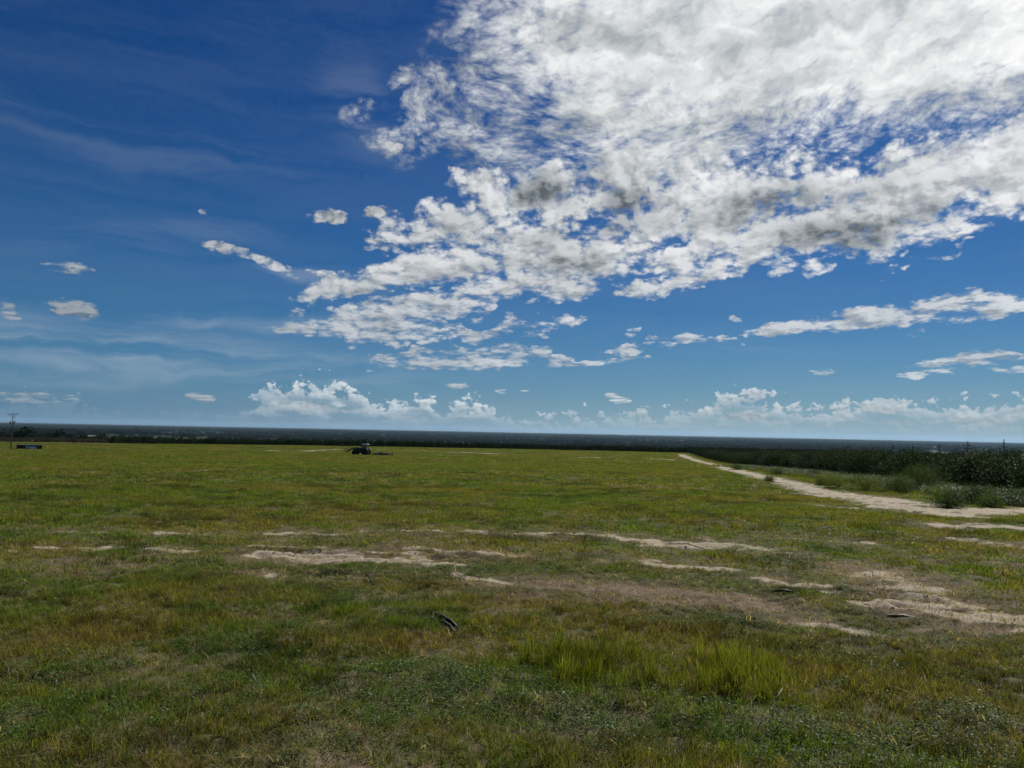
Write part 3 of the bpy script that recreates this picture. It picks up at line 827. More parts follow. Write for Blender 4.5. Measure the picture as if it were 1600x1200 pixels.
M_PAINT = simple_mat('dark_paint', (.012, .014, .020), .35, var=.2)
M_BLACK = simple_mat('black_iron', (.018, .018, .018), .55)
M_TYRE = simple_mat('tyre_rubber', (.016, .016, .016), .85)
M_RIM = simple_mat('dusty_rim', (.10, .09, .085), .6)
M_ROOF = simple_mat('pale_cab_roof', (.52, .52, .53), .45)
M_RUST = simple_mat('rusty_disc_steel', (.085, .060, .050), .65)
M_WOOD = simple_mat('grey_pole_wood', (.11, .095, .08), .85, scale=6)
M_GREYTANK = simple_mat('grey_transformer', (.12, .13, .14), .5)
M_SHEET = simple_mat('grey_sheet_metal', (.20, .20, .20), .55)
M_WHITE = simple_mat('white_wall', (.72, .71, .68), .7, var=.12)
M_DARKIN = simple_mat('dark_boards', (.022, .020, .018), .85)
M_RUBBER = simple_mat('black_plastic', (.010, .010, .011), .55, spec=.25)
M_STICK = simple_mat('dry_stick', (.22, .19, .15), .85, scale=20)
M_BARK = simple_mat('bark', (.075, .062, .048), .9, scale=8)
def glass_mat():
    m, n, out = material('cab_glass')
    p = n.new('ShaderNodeBsdfPrincipled'); p.inputs['Base Color'].default_value = (.20, .23, .25, 1)
    p.inputs['Roughness'].default_value = .05; p.inputs['Alpha'].default_value = .45
    n.put(out.inputs[0], p.outputs[0]); return m
M_GLASS = glass_mat()

# ================================================================== tractor (faces -x)
tp = on_ground(566, 711.5)
tr = thing('tractor', 'dark farm tractor with a pale cab roof standing in the far middle of the field', 'tractor', tp, R(-9))
def wheel(r, w, c, parent=tr):
    W_ = MB()
    W_.lathe([(r * .62, -w / 2), (r * .88, -w / 2), (r * .985, -w * .38), (r, -w * .2), (r, w * .2), (r * .985, w * .38), (r * .88, w / 2), (r * .62, w / 2)], c)
    for k in range(20):                          # lugs
        t = 2 * math.pi * k / 20
        for sgn in (-1, 1):
            t2 = t + (.08 if sgn > 0 else .0)
            q = Matrix.Rotation(-t2, 4, 'Y') @ Matrix.Rotation(sgn * .5, 4, 'X')
            W_.box(Vector(c) + Vector((math.cos(t2) * r * .99, sgn * w * .24, math.sin(t2) * r * .99)), (.06, w * .5, .05), q)
    w_ = W_.build('wheel', M_TYRE, parent)
    h = MB(); h.lathe([(r * .1, -w * .42), (r * .2, -w * .40), (r * .3, -w * .22), (r * .60, -w * .30), (r * .63, -w * .44), (r * .63, w * .44), (r * .60, w * .30), (r * .3, w * .22), (r * .2, w * .40), (r * .1, w * .42)], c)
    h.build('rim', M_RIM, w_)
for sy in (-1, 1):
    wheel(.90, .50, (1.0, sy * .98, .90)); wheel(.68, .40, (-1.75, sy * .92, .68))
b = MB()
b.prism([(-2.35, .95), (-2.42, 1.25), (-2.30, 1.72), (-1.2, 1.86), (-.15, 1.92), (-.15, .95)], -.40, .40)     # bonnet
b.box((-.9, 0, .82), (3.0, .46, .42), bevel=.04); b.box((.7, 0, .95), (1.3, .62, .62), bevel=.05)
b.bar((-1.75, -.75, .66), (-1.75, .75, .66), .16); b.bar((1.0, -.8, .9), (1.0, .8, .9), .2)
b.box((-2.45, 0, .8), (.28, .9, .5), bevel=.04); b.box((.1, 0, 1.25), (1.2, .9, .35), bevel=.03)
b.bar((1.4, 0, .55), (2.1, 0, .42), .16)
b.bar((1.2, -.4, .6), (1.95, -.42, .45), .08); b.bar((1.2, .4, .6), (1.95, .42, .45), .08)
b.build('body', M_PAINT, tr)
g_ = MB()
for k in range(6): g_.bar((-2.47, -.3, 1.02 + k * .1), (-2.47, .3, 1.02 + k * .1), .03)
g_.build('grille', M_BLACK, tr)
for sy in (-1, 1):
    f = MB()
    arc = [(1.0 + 1.02 * math.cos(t), .92 + 1.0 * math.sin(t)) for t in [R(a) for a in (28, 50, 75, 100, 125, 150)]]
    f.prism(arc + [(p[0] * .96 + .04, p[1] - .06) for p in arc[::-1]], sy * .70, sy * 1.24); f.build('fender', M_PAINT, tr)
    l_ = MB(); l_.box((-2.40, sy * .24, 1.5), (.06, .18, .14), bevel=.02); l_.build('headlight', M_GLASS, tr)
cab = MB()
for x, sx in ((.0, -.1), (1.35, .10)):
    for sy in (-1, 1): cab.bar((x + sx * .3, sy * .72, 1.4), (x + (.12 if x == 0 else -.02), sy * .66, 2.72), .085)
cab.box((.70, 0, 1.42), (1.5, 1.5, .10)); cab.bar((.1, -.7, 2.7), (.1, .7, 2.7), .07); cab.bar((1.3, -.7, 2.7), (1.3, .7, 2.7), .07)
for sy in (-1, 1): cab.bar((.8, sy * .71, 1.4), (.8, sy * .665, 2.72), .06); cab.bar((.1, sy * .67, 2.7), (1.3, sy * .67, 2.7), .07)
cab.box((1.25, 0, 1.62), (.12, 1.42, .42))
c_ = cab.build('cab', M_BLACK, tr)
rf = MB(); rf.box((.70, 0, 2.83), (1.72, 1.62, .16), taper=.93, bevel=.04); rf.build('roof', M_ROOF, c_)
for sy in (-1, 1):
    w_ = MB(); w_.prism([(.10, 1.5), (.14, 2.66), (1.27, 2.66), (1.30, 1.5)], sy * .685, sy * .700); w_.build('window', M_GLASS, c_)
w_ = MB(); w_.box((.09, 0, 2.1), (.015, 1.28, 1.15)); w_.build('windscreen', M_GLASS, c_)
w_ = MB(); w_.box((1.325, 0, 2.25), (.015, 1.28, .8)); w_.build('window', M_GLASS, c_)
s_ = MB(); s_.box((.95, 0, 1.72), (.5, .5, .14), bevel=.04); s_.box((1.17, 0, 2.02), (.12, .48, .55), bevel=.04); s_.build('seat', M_BLACK, c_)
s_ = MB(); s_.bar((.15, 0, 1.5), (.42, 0, 2.0), .04); s_.lathe([(.19, -.015), (.21, 0), (.19, .015)], (.43, 0, 2.02), 'x', 16); s_.build('steering_wheel', M_BLACK, c_)
e_ = MB(); e_.tube([(-.7, .43, 1.6), (-.7, .43, 2.45), (-.74, .43, 2.62)], .05); e_.build('exhaust_pipe', M_BLACK, tr)
for sy in (-1, 1):
    m_ = MB(); m_.bar((.05, sy * .7, 2.5), (-.12, sy * 1.02, 2.5), .03); m_.box((-.13, sy * 1.05, 2.35), (.04, .2, .34), bevel=.01); m_.build('mirror', M_BLACK, tr)
    a_ = MB()                                    # loader arm: up over the front wheel, down to the grab
    a_.tube([(-.35, sy * .52, 1.25), (-.55, sy * .52, 1.75), (-1.5, sy * .52, 1.98), (-2.6, sy * .52, 1.82), (-3.45, sy * .52, 1.10), (-3.75, sy * .52, 1.02)], .095, 6)
    a_.bar((-.6, sy * .52, 1.1), (-2.0, sy * .52, 1.62), .08); a_.bar((-2.5, sy * .52, 1.72), (-3.5, sy * .52, 1.45), .06)
    a_.build('loader_arm', M_BLACK, tr)
fk = MB()
for k in range(7):
    y = -.75 + k * .25
    for a0, a1, rr in ((-150, 30, .40), (40, 150, .42)):
        pts = [(-4.15 + rr * math.cos(R(a0 + (a1 - a0) * t / 7)), y, 1.18 + rr * math.sin(R(a0 + (a1 - a0) * t / 7))) for t in range(8)]
        fk.tube(pts, [.055] * 5 + [.045, .035, .02], 6)
fk.bar((-3.76, -.85, 1.02), (-3.76, .85, 1.02), .14); fk.bar((-3.80, -.85, 1.42), (-3.80, .85, 1.42), .10); fk.bar((-3.78, -.5, 1.0), (-3.80, -.5, 1.45), .09); fk.bar((-3.78, .5, 1.0), (-3.80, .5, 1.45), .09)
fk.build('grapple', M_BLACK, tr)

# disc harrow trailed behind
hr = thing('disc_harrow', 'low dark disc harrow hitched behind the tractor', 'harrow', tp + Matrix.Rotation(R(-9), 3, 'Z') @ Vector((2.25, 0, 0)), R(-9))
f = MB()
f.bar((-.1, 0, .45), (1.3, 0, .62), .16); f.bar((.2, 0, .5), (1.3, -.9, .66), .09); f.bar((.2, 0, .5), (1.3, .9, .66), .09)
for y in (-1.35, -.45, .45, 1.35): f.bar((1.2, y, .68), (5.0, y, .68), .13)
for x in (1.3, 2.3, 3.6, 4.9): f.bar((x, -1.5, .74), (x, 1.5, .74), .13)
for x in (1.6, 3.0, 4.5): f.bar((x, -1.2, .68), (x, -1.2, .40), .07); f.bar((x, 1.2, .68), (x, 1.2, .40), .07)
f.bar((5.0, 0, .7), (5.7, 0, .55), .12); f.box((5.75, 0, .5), (.35, .5, .4), bevel=.04); f.box((2.9, 0, .86), (1.1, 1.2, .18), bevel=.03)
f.build('frame', M_RUST, hr)
for gi, (gx, tilt) in enumerate(((1.75, .25), (2.95, -.25), (4.1, .25), (4.85, -.2))):
    d = MB()
    for k in range(11):
        y = -1.5 + k * .3; c = Vector((gx + math.sin(tilt) * y, y, .30))
        d.lathe([(.05, -.05), (.18, -.045), (.27, -.02), (.30, .02), (.28, .01), (.18, -.02), (.05, -.025)], c, 'y', 14)
    d.bar((gx - math.sin(tilt) * 1.5, -1.5, .30), (gx + math.sin(tilt) * 1.5, 1.5, .30), .05)
    d.build('disc_gang', M_RUST, hr)
for sy in (-1, 1):
    w_ = MB(); w_.lathe([(.1, -.1), (.24, -.11), (.29, -.07), (.29, .07), (.24, .11), (.1, .1)], (3.35, sy * .95, .29)); w_.build('wheel', M_TYRE, hr)

# ================================================================== power pole, left
pp = on_ground(17, 702.5)
ps = depth(pp) * 57 / FPX / 10.0
pl = thing('power_pole', 'tall wooden power pole with a crossarm and two transformers at the left edge', 'pole', pp, R(6))
b = MB(); b.bar((0, 0, -.3), (0, 0, 10.0), .13, taper=.62, sides=12); b.build('pole', M_WOOD, pl)
c = MB(); c.box((0, -.12, 9.55), (2.5, .08, .10)); c.bar((-.75, -.12, 9.5), (0, -.12, 8.75), .04); c.bar((.75, -.12, 9.5), (0, -.12, 8.75), .04); c_ = c.build('crossarm', M_WOOD, pl)
for x in (-1.3, -.55, .6, 1.3):
    i_ = MB(); i_.lathe([(.03, 0), (.03, .1), (.08, .13), (.09, .20), (.05, .24), (.07, .28), (.03, .33)], (x, -.12, 9.62), 'z', 10); i_.build('insulator', M_GREYTANK, c_)
c = MB(); c.box((.35, -.1, 8.95), (.9, .09, .1)); c.build('crossarm', M_WOOD, pl)
for x, z in ((-.55, 7.25), (.48, 7.35)):
    t = MB(); t.lathe([(.20, -.42), (.23, -.40), (.23, .34), (.24, .36), (.12, .44)], (x, 0, z), 'z', 16); t.bar((x, 0, z), (0, 0, z), .08)
    t.bar((x, 0, z + .4), (x + .08, 0, z + .62), .03, sides=6); t.build('transformer', M_GREYTANK, pl)
f = MB(); f.box((1.32, -.12, 9.85), (.14, .12, .32)); f.bar((1.32, -.12, 9.9), (1.6, -.12, 10.1), .05); f.build('fuse_cutout', M_BLACK, pl)
g_ = MB(); g_.bar((.17, 0, 0), (.12, 0, 6.8), .03, sides=6); g_.build('ground_wire', M_SHEET, pl)
pl.scale = (ps,) * 3

# low field shed by the pole
sp = on_ground(46, 702.0)
k = depth(sp) / FPX
sh = thing('field_shed', 'low dark open shed with a pale tank in its bay near the left pole', 'shed', sp, R(4))
f = MB()
for x in (-16, -4, 2.5, 15.5):
    for y in (-.9, .9): f.bar((x * k, y, -.1), (x * k, y, 6.4 * k + (.12 if y > 0 else 0)), .12)
f.bar((-16 * k, .9, 3.5 * k), (16 * k, .9, 3.5 * k), .06, 6.6 * k); f.build('wall', M_DARKIN, sh)
r_ = MB(); r_.box((-.2 * k, 0, 6.9 * k), (34 * k, 2.5, .10), Matrix.Rotation(R(4), 4, 'X')); r_.build('roof', M_DARKIN, sh)
w_ = MB(); w_.box((-10.2 * k, -.86, 3.1 * k), (11.5 * k, .05, 5.8 * k)); w_.build('bay_panel', M_DARKIN, sh)  # dark panel across the left bay
w_ = MB(); w_.box((-1.2 * k, -.86, 2.9 * k), (5.4 * k, .05, 5.6 * k)); w_.build('side_panel', M_ROOF, sh)
tk = MB(); tk.lathe([(.1, -5.0 * k), (2.3 * k, -4.7 * k), (2.55 * k, -4.0 * k), (2.55 * k, 4.0 * k), (2.3 * k, 4.7 * k), (.1, 5.0 * k)], (0, 0, 2.5 * k), 'x', 20)
t_ = tk.build('storage_tank', M_WHITE, None, True); t_.location = sp + Matrix.Rotation(R(4), 3, 'Z') @ Vector((8.0 * k, -1.15, 0)); t_.rotation_euler = (0, 0, R(4))
tag(t_, 'pale horizontal tank in the right bay of the low shed', 'tank')
for i, (px, py, h, lab) in enumerate(((62.5, 702, 5.5, 'pale post at the right end of the low shed'), (74, 701.5, 4.4, 'short white post standing right of the low shed'))):
    q = on_ground(px, py); kk = depth(q) / FPX
    b = MB(); b.bar((0, 0, -.1), (0, 0, h * kk), .09, taper=.9, sides=8); b.lathe([(.13, 0), (.14, .05), (.02, .1)], (0, 0, h * kk), 'z', 8)
    o = b.build('post', M_ROOF); o.location = q; tag(o, lab, 'post')
q = on_ground(48.5, 698.5); kk = depth(q) / FPX
ms = thing('meter_post', 'thin dark post with a box on top behind the low shed', 'post', q)
b = MB(); b.bar((0, 0, -.1), (0, 0, 9 * kk), .06, sides=8); b.build('post', M_WOOD, ms)
b = MB(); b.box((0, 0, 10.2 * kk), (3.2 * kk, .3, 2.6 * kk), bevel=.03); b.build('box', M_GREYTANK, ms)

# ================================================================== grove of citrus trees
def crown_mesh(seed, nleaf, rx, ry, h, leaf, zb=.12):
    r = np.random.default_rng(seed)
    V = np.zeros((nleaf, 4, 3)); lobes = []
    for k in range(13):
        a = r.uniform(0, 6.28); q = r.uniform(.25, .72)
        lobes.append((rx * q * math.cos(a), ry * q * math.sin(a), h * r.uniform(.25, .74), r.uniform(.34, .58) * rx))
    lobes.append((0, 0, h * .72, rx * .5)); lobes.append((0, 0, h * .45, rx * .75))
    lob = np.array(lobes)
    pick = r.choice(len(lob), nleaf, p=(lob[:, 3] ** 2) / (lob[:, 3] ** 2).sum())
    d = r.normal(size=(nleaf, 3)); d /= np.linalg.norm(d, axis=1)[:, None]
    rad = lob[pick, 3] * (1 - .45 * r.uniform(size=nleaf) ** 2 + .14 * r.normal(size=nleaf))
    c = lob[pick, :3] + d * rad[:, None]
    c[:, 2] = np.maximum(c[:, 2], h * zb * (.6 + r.uniform(size=nleaf)))
    ax = d + r.normal(size=(nleaf, 3)) * .8 + np.array([0, 0, -.25]); ax /= np.linalg.norm(ax, axis=1)[:, None]
    nr = d + r.normal(size=(nleaf, 3)) * .7; s = np.cross(ax, nr); s /= np.linalg.norm(s, axis=1)[:, None] + 1e-9
    L_ = leaf * r.uniform(.6, 1.3, nleaf)
    V[:, 0] = c - ax * L_[:, None] * .5; V[:, 2] = c + ax * L_[:, None] * .5
    mid = np.cross(s, ax) * L_[:, None] * .08
    V[:, 1] = c + s * L_[:, None] * .27 + mid; V[:, 3] = c - s * L_[:, None] * .27 + mid
    return V.reshape(-1, 3), np.arange(nleaf * 4), np.full(nleaf, 4)
M_LEAF = plant_mat('citrus_leaves', .08, .20, .6, attr=False, col=(.020, .044, .009))
M_LEAF_T = plant_mat('grove_leaves', .04, .10, .8)
M_WOODS = plant_mat('woodland_leaves', .0, .0, 1.0)
protos = []
def make_citrus(seed, n_leaf=6500, leaf=.11):
    o = thing('citrus_tree', 'dark green citrus tree', 'tree')
    r = random.Random(seed)
    t = MB(); t.tube([(0, 0, -.15), (.02, .01, .3), (.05, -.02, .55)], [.10, .075, .06], 9)
    for k in range(6):
        a = k * 1.05 + r.uniform(-.3, .3); q = r.uniform(.5, .85)
        t.tube([(.04, 0, .45), (q * .45 * math.cos(a), q * .45 * math.sin(a), .85), (q * math.cos(a), q * math.sin(a), r.uniform(1.2, 1.8))], [.045, .028, .010], 6)
    t.build('trunk', M_BARK, o)
    link('crown', np_mesh('crown', *crown_mesh(seed, n_leaf, 1.6, 1.6, 2.9, leaf), M_LEAF), o)
    return o
protos = [make_citrus(s) for s in (5, 6, 8)]
rows = []
GROVE = lambda y: 22.3 + .17 * y                 # the edge of the grove runs beside the track
tree_spots = []
r_ = random.Random(4)
for row in range(60):
    off = row * 6.6
    y = 43.5 - min(row, 3) * 2.0 + (row % 2) * 1.2
    while y < 330:
        x = GROVE(y) + .8 + off * 1.02 + r_.uniform(-.25, .25)
        az = math.degrees(math.atan2(x, y))
        if az < 50: tree_spots.append((math.hypot(x, y), x, y, row))
        y += 3.5 + r_.uniform(-.35, .35)
def visible_rank(t):
    d, x, y, row = t
    az = math.degrees(math.atan2(x, y))
    hidden = row * .9 if d < 200 else row * .5
    return d * (1.6 if az > 36.5 else 1.0) * (1 + .10 * hidden)
tree_spots.sort(key=visible_rank)
near, rest = tree_spots[:285], tree_spots[285:]
used = set()
for i, (d, x, y, row) in enumerate(near):
    src = protos[i % 3]
    if row == 0:
        lab = 'citrus tree of the first grove row, along the sandy track'
    else:
        lab = 'citrus tree inside the dark grove, behind its first row'
    grp = 'citrus trees of the first row' if row == 0 else 'citrus trees within the grove'
    loc = (x, y, gz(x, y)); sc_ = (r_.uniform(.9, 1.15), r_.uniform(.9, 1.15), r_.uniform(.80, 1.16))
    if (i % 3) not in used:
        used.add(i % 3); src.location = loc; src.rotation_euler = (0, 0, r_.uniform(0, 6.28)); src.scale = sc_; src['label'] = lab; src['group'] = grp
    else:
        copy_thing(src, loc, r_.uniform(0, 6.28), sc_, lab, grp)
# the rest of the grove and the rows seen over the crest of the field
extra = [(x, y) for d, x, y, row in rest]
for row in range(9):                             # rows across the slope past the crest
    for az in np.arange(-.49, .36, .0080):
        d = 352 + row * 8.5 + 10 * math.sin(az * 3)
        extra.append((d * math.sin(az) + r_.uniform(-.4, .4), d * math.cos(az) + r_.uniform(-.4, .4)))
for row in range(26):
    for az in np.arange(.10, .66, .0075):
        d = 360 + row * 9.0
        extra.append((d * math.sin(az), d * math.cos(az)))
E = np.array(extra); N = len(E)
ez = ground_z(E[:, 0], E[:, 1])
S = rng.uniform(.9, 1.12, (N, 3)); S[:, 2] *= np.where(np.hypot(E[:, 0], E[:, 1]) > 345, 1.15, 1.0)
scatter('citrus_grove', [crown_mesh(60 + k, 1500, 1.6, 1.6, 2.8, .22, .05) for k in range(4)],
        np.column_stack([E, ez]), np.column_stack([np.zeros(N), np.zeros(N), rng.uniform(0, 6.28, N)]), S,
        np.array([.020, .040, .012]) * rng.uniform(.75, 1.3, (N, 1)), rng.integers(0, 4, N), M_LEAF_T, kind='stuff',
        label='far rows of dark citrus trees deep in the grove and beyond the crest', cat='grove')

# ================================================================== woods on the plain
def wood_points(r0, r1, N, thr, fs=600.0, half=R(50)):
    a = rng.uniform(-half, half, N); u = rng.uniform(0, 1, N)
    r = 1 / np.sqrt(1 / r0 ** 2 - u * (1 / r0 ** 2 - 1 / r1 ** 2)) if False else r0 * (r1 / r0) ** u
    x, y = r * np.sin(a), r * np.cos(a)
    keep = fbm(x / fs, y / fs, 4, 131) > thr
    keep &= ~((a < -.40) & (r < 1300) & (rng.uniform(size=N) > .12))
    x, y = x[keep], y[keep]
    k2 = (stroke_mask(x, y, SAND_W) < .05) & ~((np.abs(fbm(x / 1500 + 5, y / 700, 3, 133) - .5) < .022) & (rng.uniform(size=len(x)) < .85))
    x, y = x[k2], y[k2]
    return np.column_stack([x, y, base_z(x, y)])
def wood_crown(seed, n, h):
    V, F, T = crown_mesh(seed, n, h * .5, h * .5, h, h * .16, .15)
    return V, F, T
for r0, r1, N, thr, h, lab in ((520, 2200, 15000, .34, 8.0, 'dark treetops on the low land past the grove'), (2200, 7000, 14000, .36, 14.0, 'bluish woods on the middle of the plain'), (7000, 26000, 12000, .38, 34.0, 'hazy woods along the far horizon')):
    Pw = wood_points(r0, r1, N, thr, 600 if r0 < 3000 else 1800); N = len(Pw)
    s = rng.uniform(.6, 1.3, N); wide = 1.0 if h < 10 else (2.2 if h < 20 else 6.0)
    zz_ = s * (1.0 if h < 20 else .45)
    scatter('distant_woodland', [wood_crown(200 + k, 240, h) for k in range(4)], Pw, np.column_stack([np.zeros(N), np.zeros(N), rng.uniform(0, 6.28, N)]),
            np.column_stack([s * wide, s * wide, zz_]), (np.array([.014, .026, .013]) + np.array([.02, .016, .010]) * (rng.uniform(size=(N, 1)) < .2)) * rng.uniform(.6, 1.4, (N, 1)), rng.integers(0, 4, N), M_WOODS,
            kind='stuff', label=lab, cat='woods')
# scrub on the bare slope at the left
N = 9000; a_ = rng.uniform(-.70, -.40, N); r = 345 + 1000 * rng.uniform(0, 1, N) ** 1.3
x, y = r * np.sin(a_), r * np.cos(a_)
keep = fbm(x / 45, y / 45, 3, 141) > .42; x, y = x[keep], y[keep]; N = len(x); s = rng.uniform(.4, 1.3, N)
scatter('scrub', [crown_mesh(80 + k, 160, 1.2, 1.2, 1.5, .28, .05) for k in range(3)], np.column_stack([x, y, base_z(x, y)]), np.column_stack([np.zeros(N), np.zeros(N), rng.uniform(0, 6.28, N)]),
        np.column_stack([s, s, s]), np.array([.055, .055, .030]) * rng.uniform(.6, 1.5, (N, 1)), rng.integers(0, 3, N), M_LEAF_T, kind='stuff', label='brown scrub on the slope beyond the left crest', cat='scrub')

# ================================================================== far houses
def house(px, py, wpx, hpx, lab, mat, dist=None, group='houses among the far trees'):
    r = ray(px, py); t = dist or 1500.0
    x, y = r.x * t, r.y * t; z = float(base_z(np.array([x]), np.array([y]))[0])
    top = EYE + (r.z / math.hypot(r.x, r.y)) * math.hypot(x, y)
    w = wpx * t / FPX; h = hpx * t / FPX
    o = thing('house', lab, 'house', (x, y, max(z, top - h)), -math.atan2(x, y), group)
    b = MB(); b.box((0, 0, h * .30 - 3), (w, w * .6, h * .6 + 6)); b.build('wall', mat, o)
    b = MB(); b.prism([(-w * .54, h * .6), (w * .54, h * .6), (w * .34, h), (-w * .34, h)], -w * .34, w * .34); b.build('roof', M_WHITE if mat is M_WHITE else M_SHEET, o)
    return o
HOUSES = [(573.5, 686.5, 3.4, 2.6, 'bright white house beyond the tractor cab'), (581, 688, 3.6, 1.3, 'low white house right of the brightest one'), (585, 687.5, 1.4, 1.4, 'small pale hut between two white houses'),
          (600, 683, 3.0, 1.8, 'pale grey house set back in the woods right of the tractor'), (695.5, 689, 3.6, 1.6, 'low pale house in the woods past mid field'), (732, 690, 2.8, 2.2, 'bright white hut above the edge of the field'),
          (724, 689.5, 2.2, 1.3, 'dull hut left of the bright white hut'), (783, 689, 5.0, 1.4, 'long grey barn among the trees'), (345, 684, 8.0, 2.6, 'long low shed by the pale strip left of centre'), (364, 684, 3.0, 2.4, 'small pale shed by the long low shed'),
          (30, 678.5, 4.0, 1.4, 'low pale hut past the left power pole'), (68, 686.8, 4.5, 1.6, 'white hut on the brown slope at the left'), (3, 678, 8.0, 1.8, 'long pale barn at the left edge'), (231, 678, 2.6, 1.6, 'pale hut in the dark woods at left'), (1324, 695, 6, 1.2, 'far grey barn over the grove')]
for px, py, w, h, lab in HOUSES:
    bright = 'white' in lab
    house(px, py + h / 2, w, h, lab, M_WHITE if bright else M_SHEET, 900 if px < 100 else 1400)
# pale strip of bare field beyond the crest, on the plain
# ================================================================== poles by the grove and far masts
def far_pole(px, top, base, t, lab, grp, w=.11):
    r = ray(px, top); x, y = r.x * t, r.y * t; z = gz(x, y); h = EYE + r.z * t - z
    o = thing('utility_pole', lab, 'pole', (x, y, z), -math.atan2(x, y), grp)
    b = MB(); b.bar((0, 0, -.3), (0, 0, h), w, taper=.75, sides=8); b.build('pole', M_WOOD, o)
    b = MB(); b.box((0, -w, h - .45), (w * 7, w * .8, w * .9)); b.build('crossarm', M_WOOD, o)
    b = MB(); b.lathe([(w * .5, 0), (w * .8, w), (w * .3, w * 2)], (0, 0, h), 'z', 8); b.build('insulator', M_GREYTANK, o)
    return o
G1 = 'poles standing in the grove'
for px, top, t, lab in ((1568.5, 688, 150, 'tallest pole over the grove, nearest the right edge'), (1512, 690.5, 165, 'second pole over the grove from the right edge'), (1467.5, 694.5, 185, 'third pole over the grove from the right edge'),
                        (1426, 696.5, 205, 'fourth pole over the grove from the right edge'), (1394, 696.5, 228, 'fifth pole over the grove from the right edge'), (1367, 699, 250, 'sixth pole over the grove from the right edge')):
    far_pole(px, top, 0, t, lab, G1, .10)
G2 = 'thin poles beyond the crest'
for px, top, t, lab in ((239, 673, 620, 'thin far pole above the dark woods at left'), (354, 673.5, 620, 'thin far pole behind the long low shed'), (462, 675, 620, 'thin far pole above the grove rows left of the tractor')):
    if t: far_pole(px, top, 0, t, lab, G2, .22)

# ================================================================== litter in the grass
def litter(name, pts, r, mat, lab, cat, lift=.03, sides=8, flat=1.0, noise_=0.0):
    P_ = []
    for i, (px, py, dz) in enumerate(pts):
        q = on_ground(px, py, lift + dz); P_.append(q)
    c0 = P_[0].copy()
    b = MB(); b.tube([p - c0 for p in P_], r, sides)
    o = b.build(name, mat, None, True); o.location = c0
    return tag(o, lab, cat)
st_ = thing('plastic_strip', 'curved black plastic trough lying in the grass at mid left', 'debris', on_ground(682, 965))
o0 = st_.location.copy()
e1 = [on_ground(680, 964, .03), on_ground(690, 969, .05), on_ground(704, 977, .05), on_ground(718, 986, .03)]
e2 = [on_ground(684, 971, .01), on_ground(692, 975, .045), on_ground(704, 983, .045), on_ground(712, 990, .01)]
def ribbon(name, A_, B_, mat, parent, sag=.035):
    bm = bmesh.new(); n_ = 5; grid = []
    for a, c in zip(A_, B_):
        rowv = []
        for k in range(n_ + 1):
            t = k / n_; p = a.lerp(c, t) - Vector((0, 0, sag * math.sin(math.pi * t))); rowv.append(bm.verts.new(p - o0))
        grid.append(rowv)
    for r0, r1 in zip(grid[:-1], grid[1:]):
        for k in range(n_): bm.faces.new((r0[k], r0[k + 1], r1[k + 1], r1[k]))
    bmesh.ops.solidify(bm, geom=bm.faces[:], thickness=.008)
    me = bpy.data.meshes.new(name); bm.to_mesh(me); bm.free(); me.materials.append(mat)
    me.polygons.foreach_set('use_smooth', np.ones(len(me.polygons), bool))
    return link(name, me, parent)
ribbon('trough_sheet', e1, e2, M_RUBBER, st_)
M_EDGE = simple_mat('worn_plastic_edge', (.13, .13, .13), .5)
for nm, e_ in (('rim_edge', e1), ('rim_edge', e2)):
    b = MB(); b.tube([p - o0 + Vector((0, 0, .006)) for p in e_], .006, 6); b.build(nm, M_EDGE, st_, True)
litter('pipe', [(1386, 966, 0), (1410, 967, .03), (1440, 968, .03), (1462, 968.5, 0)], .026, M_RUBBER, 'black pipe lying on bare earth at the right', 'pipe', .075)
litter('stick', [(1350, 946, .01), (1358, 957, .02), (1369, 970, 0)], .008, M_STICK, 'pale stick left of the black pipe', 'stick')
litter('hose', [(565, 901, .0), (575, 908, .03), (584, 917, .0)], .011, M_RUBBER, 'dark stub of hose leaning in the grass left of centre', 'hose')
litter('stick', [(710, 895, .05), (712, 899, .03), (722, 907, .02), (732, 917, 0)], .006, M_STICK, 'thin pale branch left of the brown dirt patch', 'stick')
litter('pipe', [(1208, 929, .0), (1225, 930, .01), (1240, 931, .0)], .014, M_RUBBER, 'short dark pipe end in the rough patch right of centre', 'pipe')
litter('branch', [(1045, 851, .02), (1075, 855, .02), (1115, 861, .02)], .009, M_BARK, 'dark branch lying on the pale sand patch', 'branch')
litter('drip_hose', [(225, 975, .0), (260, 974.5, .02), (300, 974, .01), (350, 972, .02), (392, 970, .0)], .008, M_RUBBER, 'thin black hose running through the grass at left', 'hose', .0)
litter('drip_hose', [(132, 988, .0), (170, 986, .02), (205, 985, .01), (240, 984, .02), (300, 983, .0)], .008, M_RUBBER, 'second thin black hose just below the first at left', 'hose', .0)
for pts, lab in (([(388, 1074, .02), (394, 1079, .04), (401, 1086, .02)], 'bleached twig in the lower left grass'),                  ([(1165, 1056, .05), (1200, 1066, .05), (1225, 1071, .03)], 'fallen seed stem right of the tall bright grass'),
                 ([(1212, 1108, .02), (1222, 1098, .05)], 'pale twig among dark leaves right of centre')):
    litter('twig', pts, .0045, M_STICK, lab, 'twig', .04, 5)
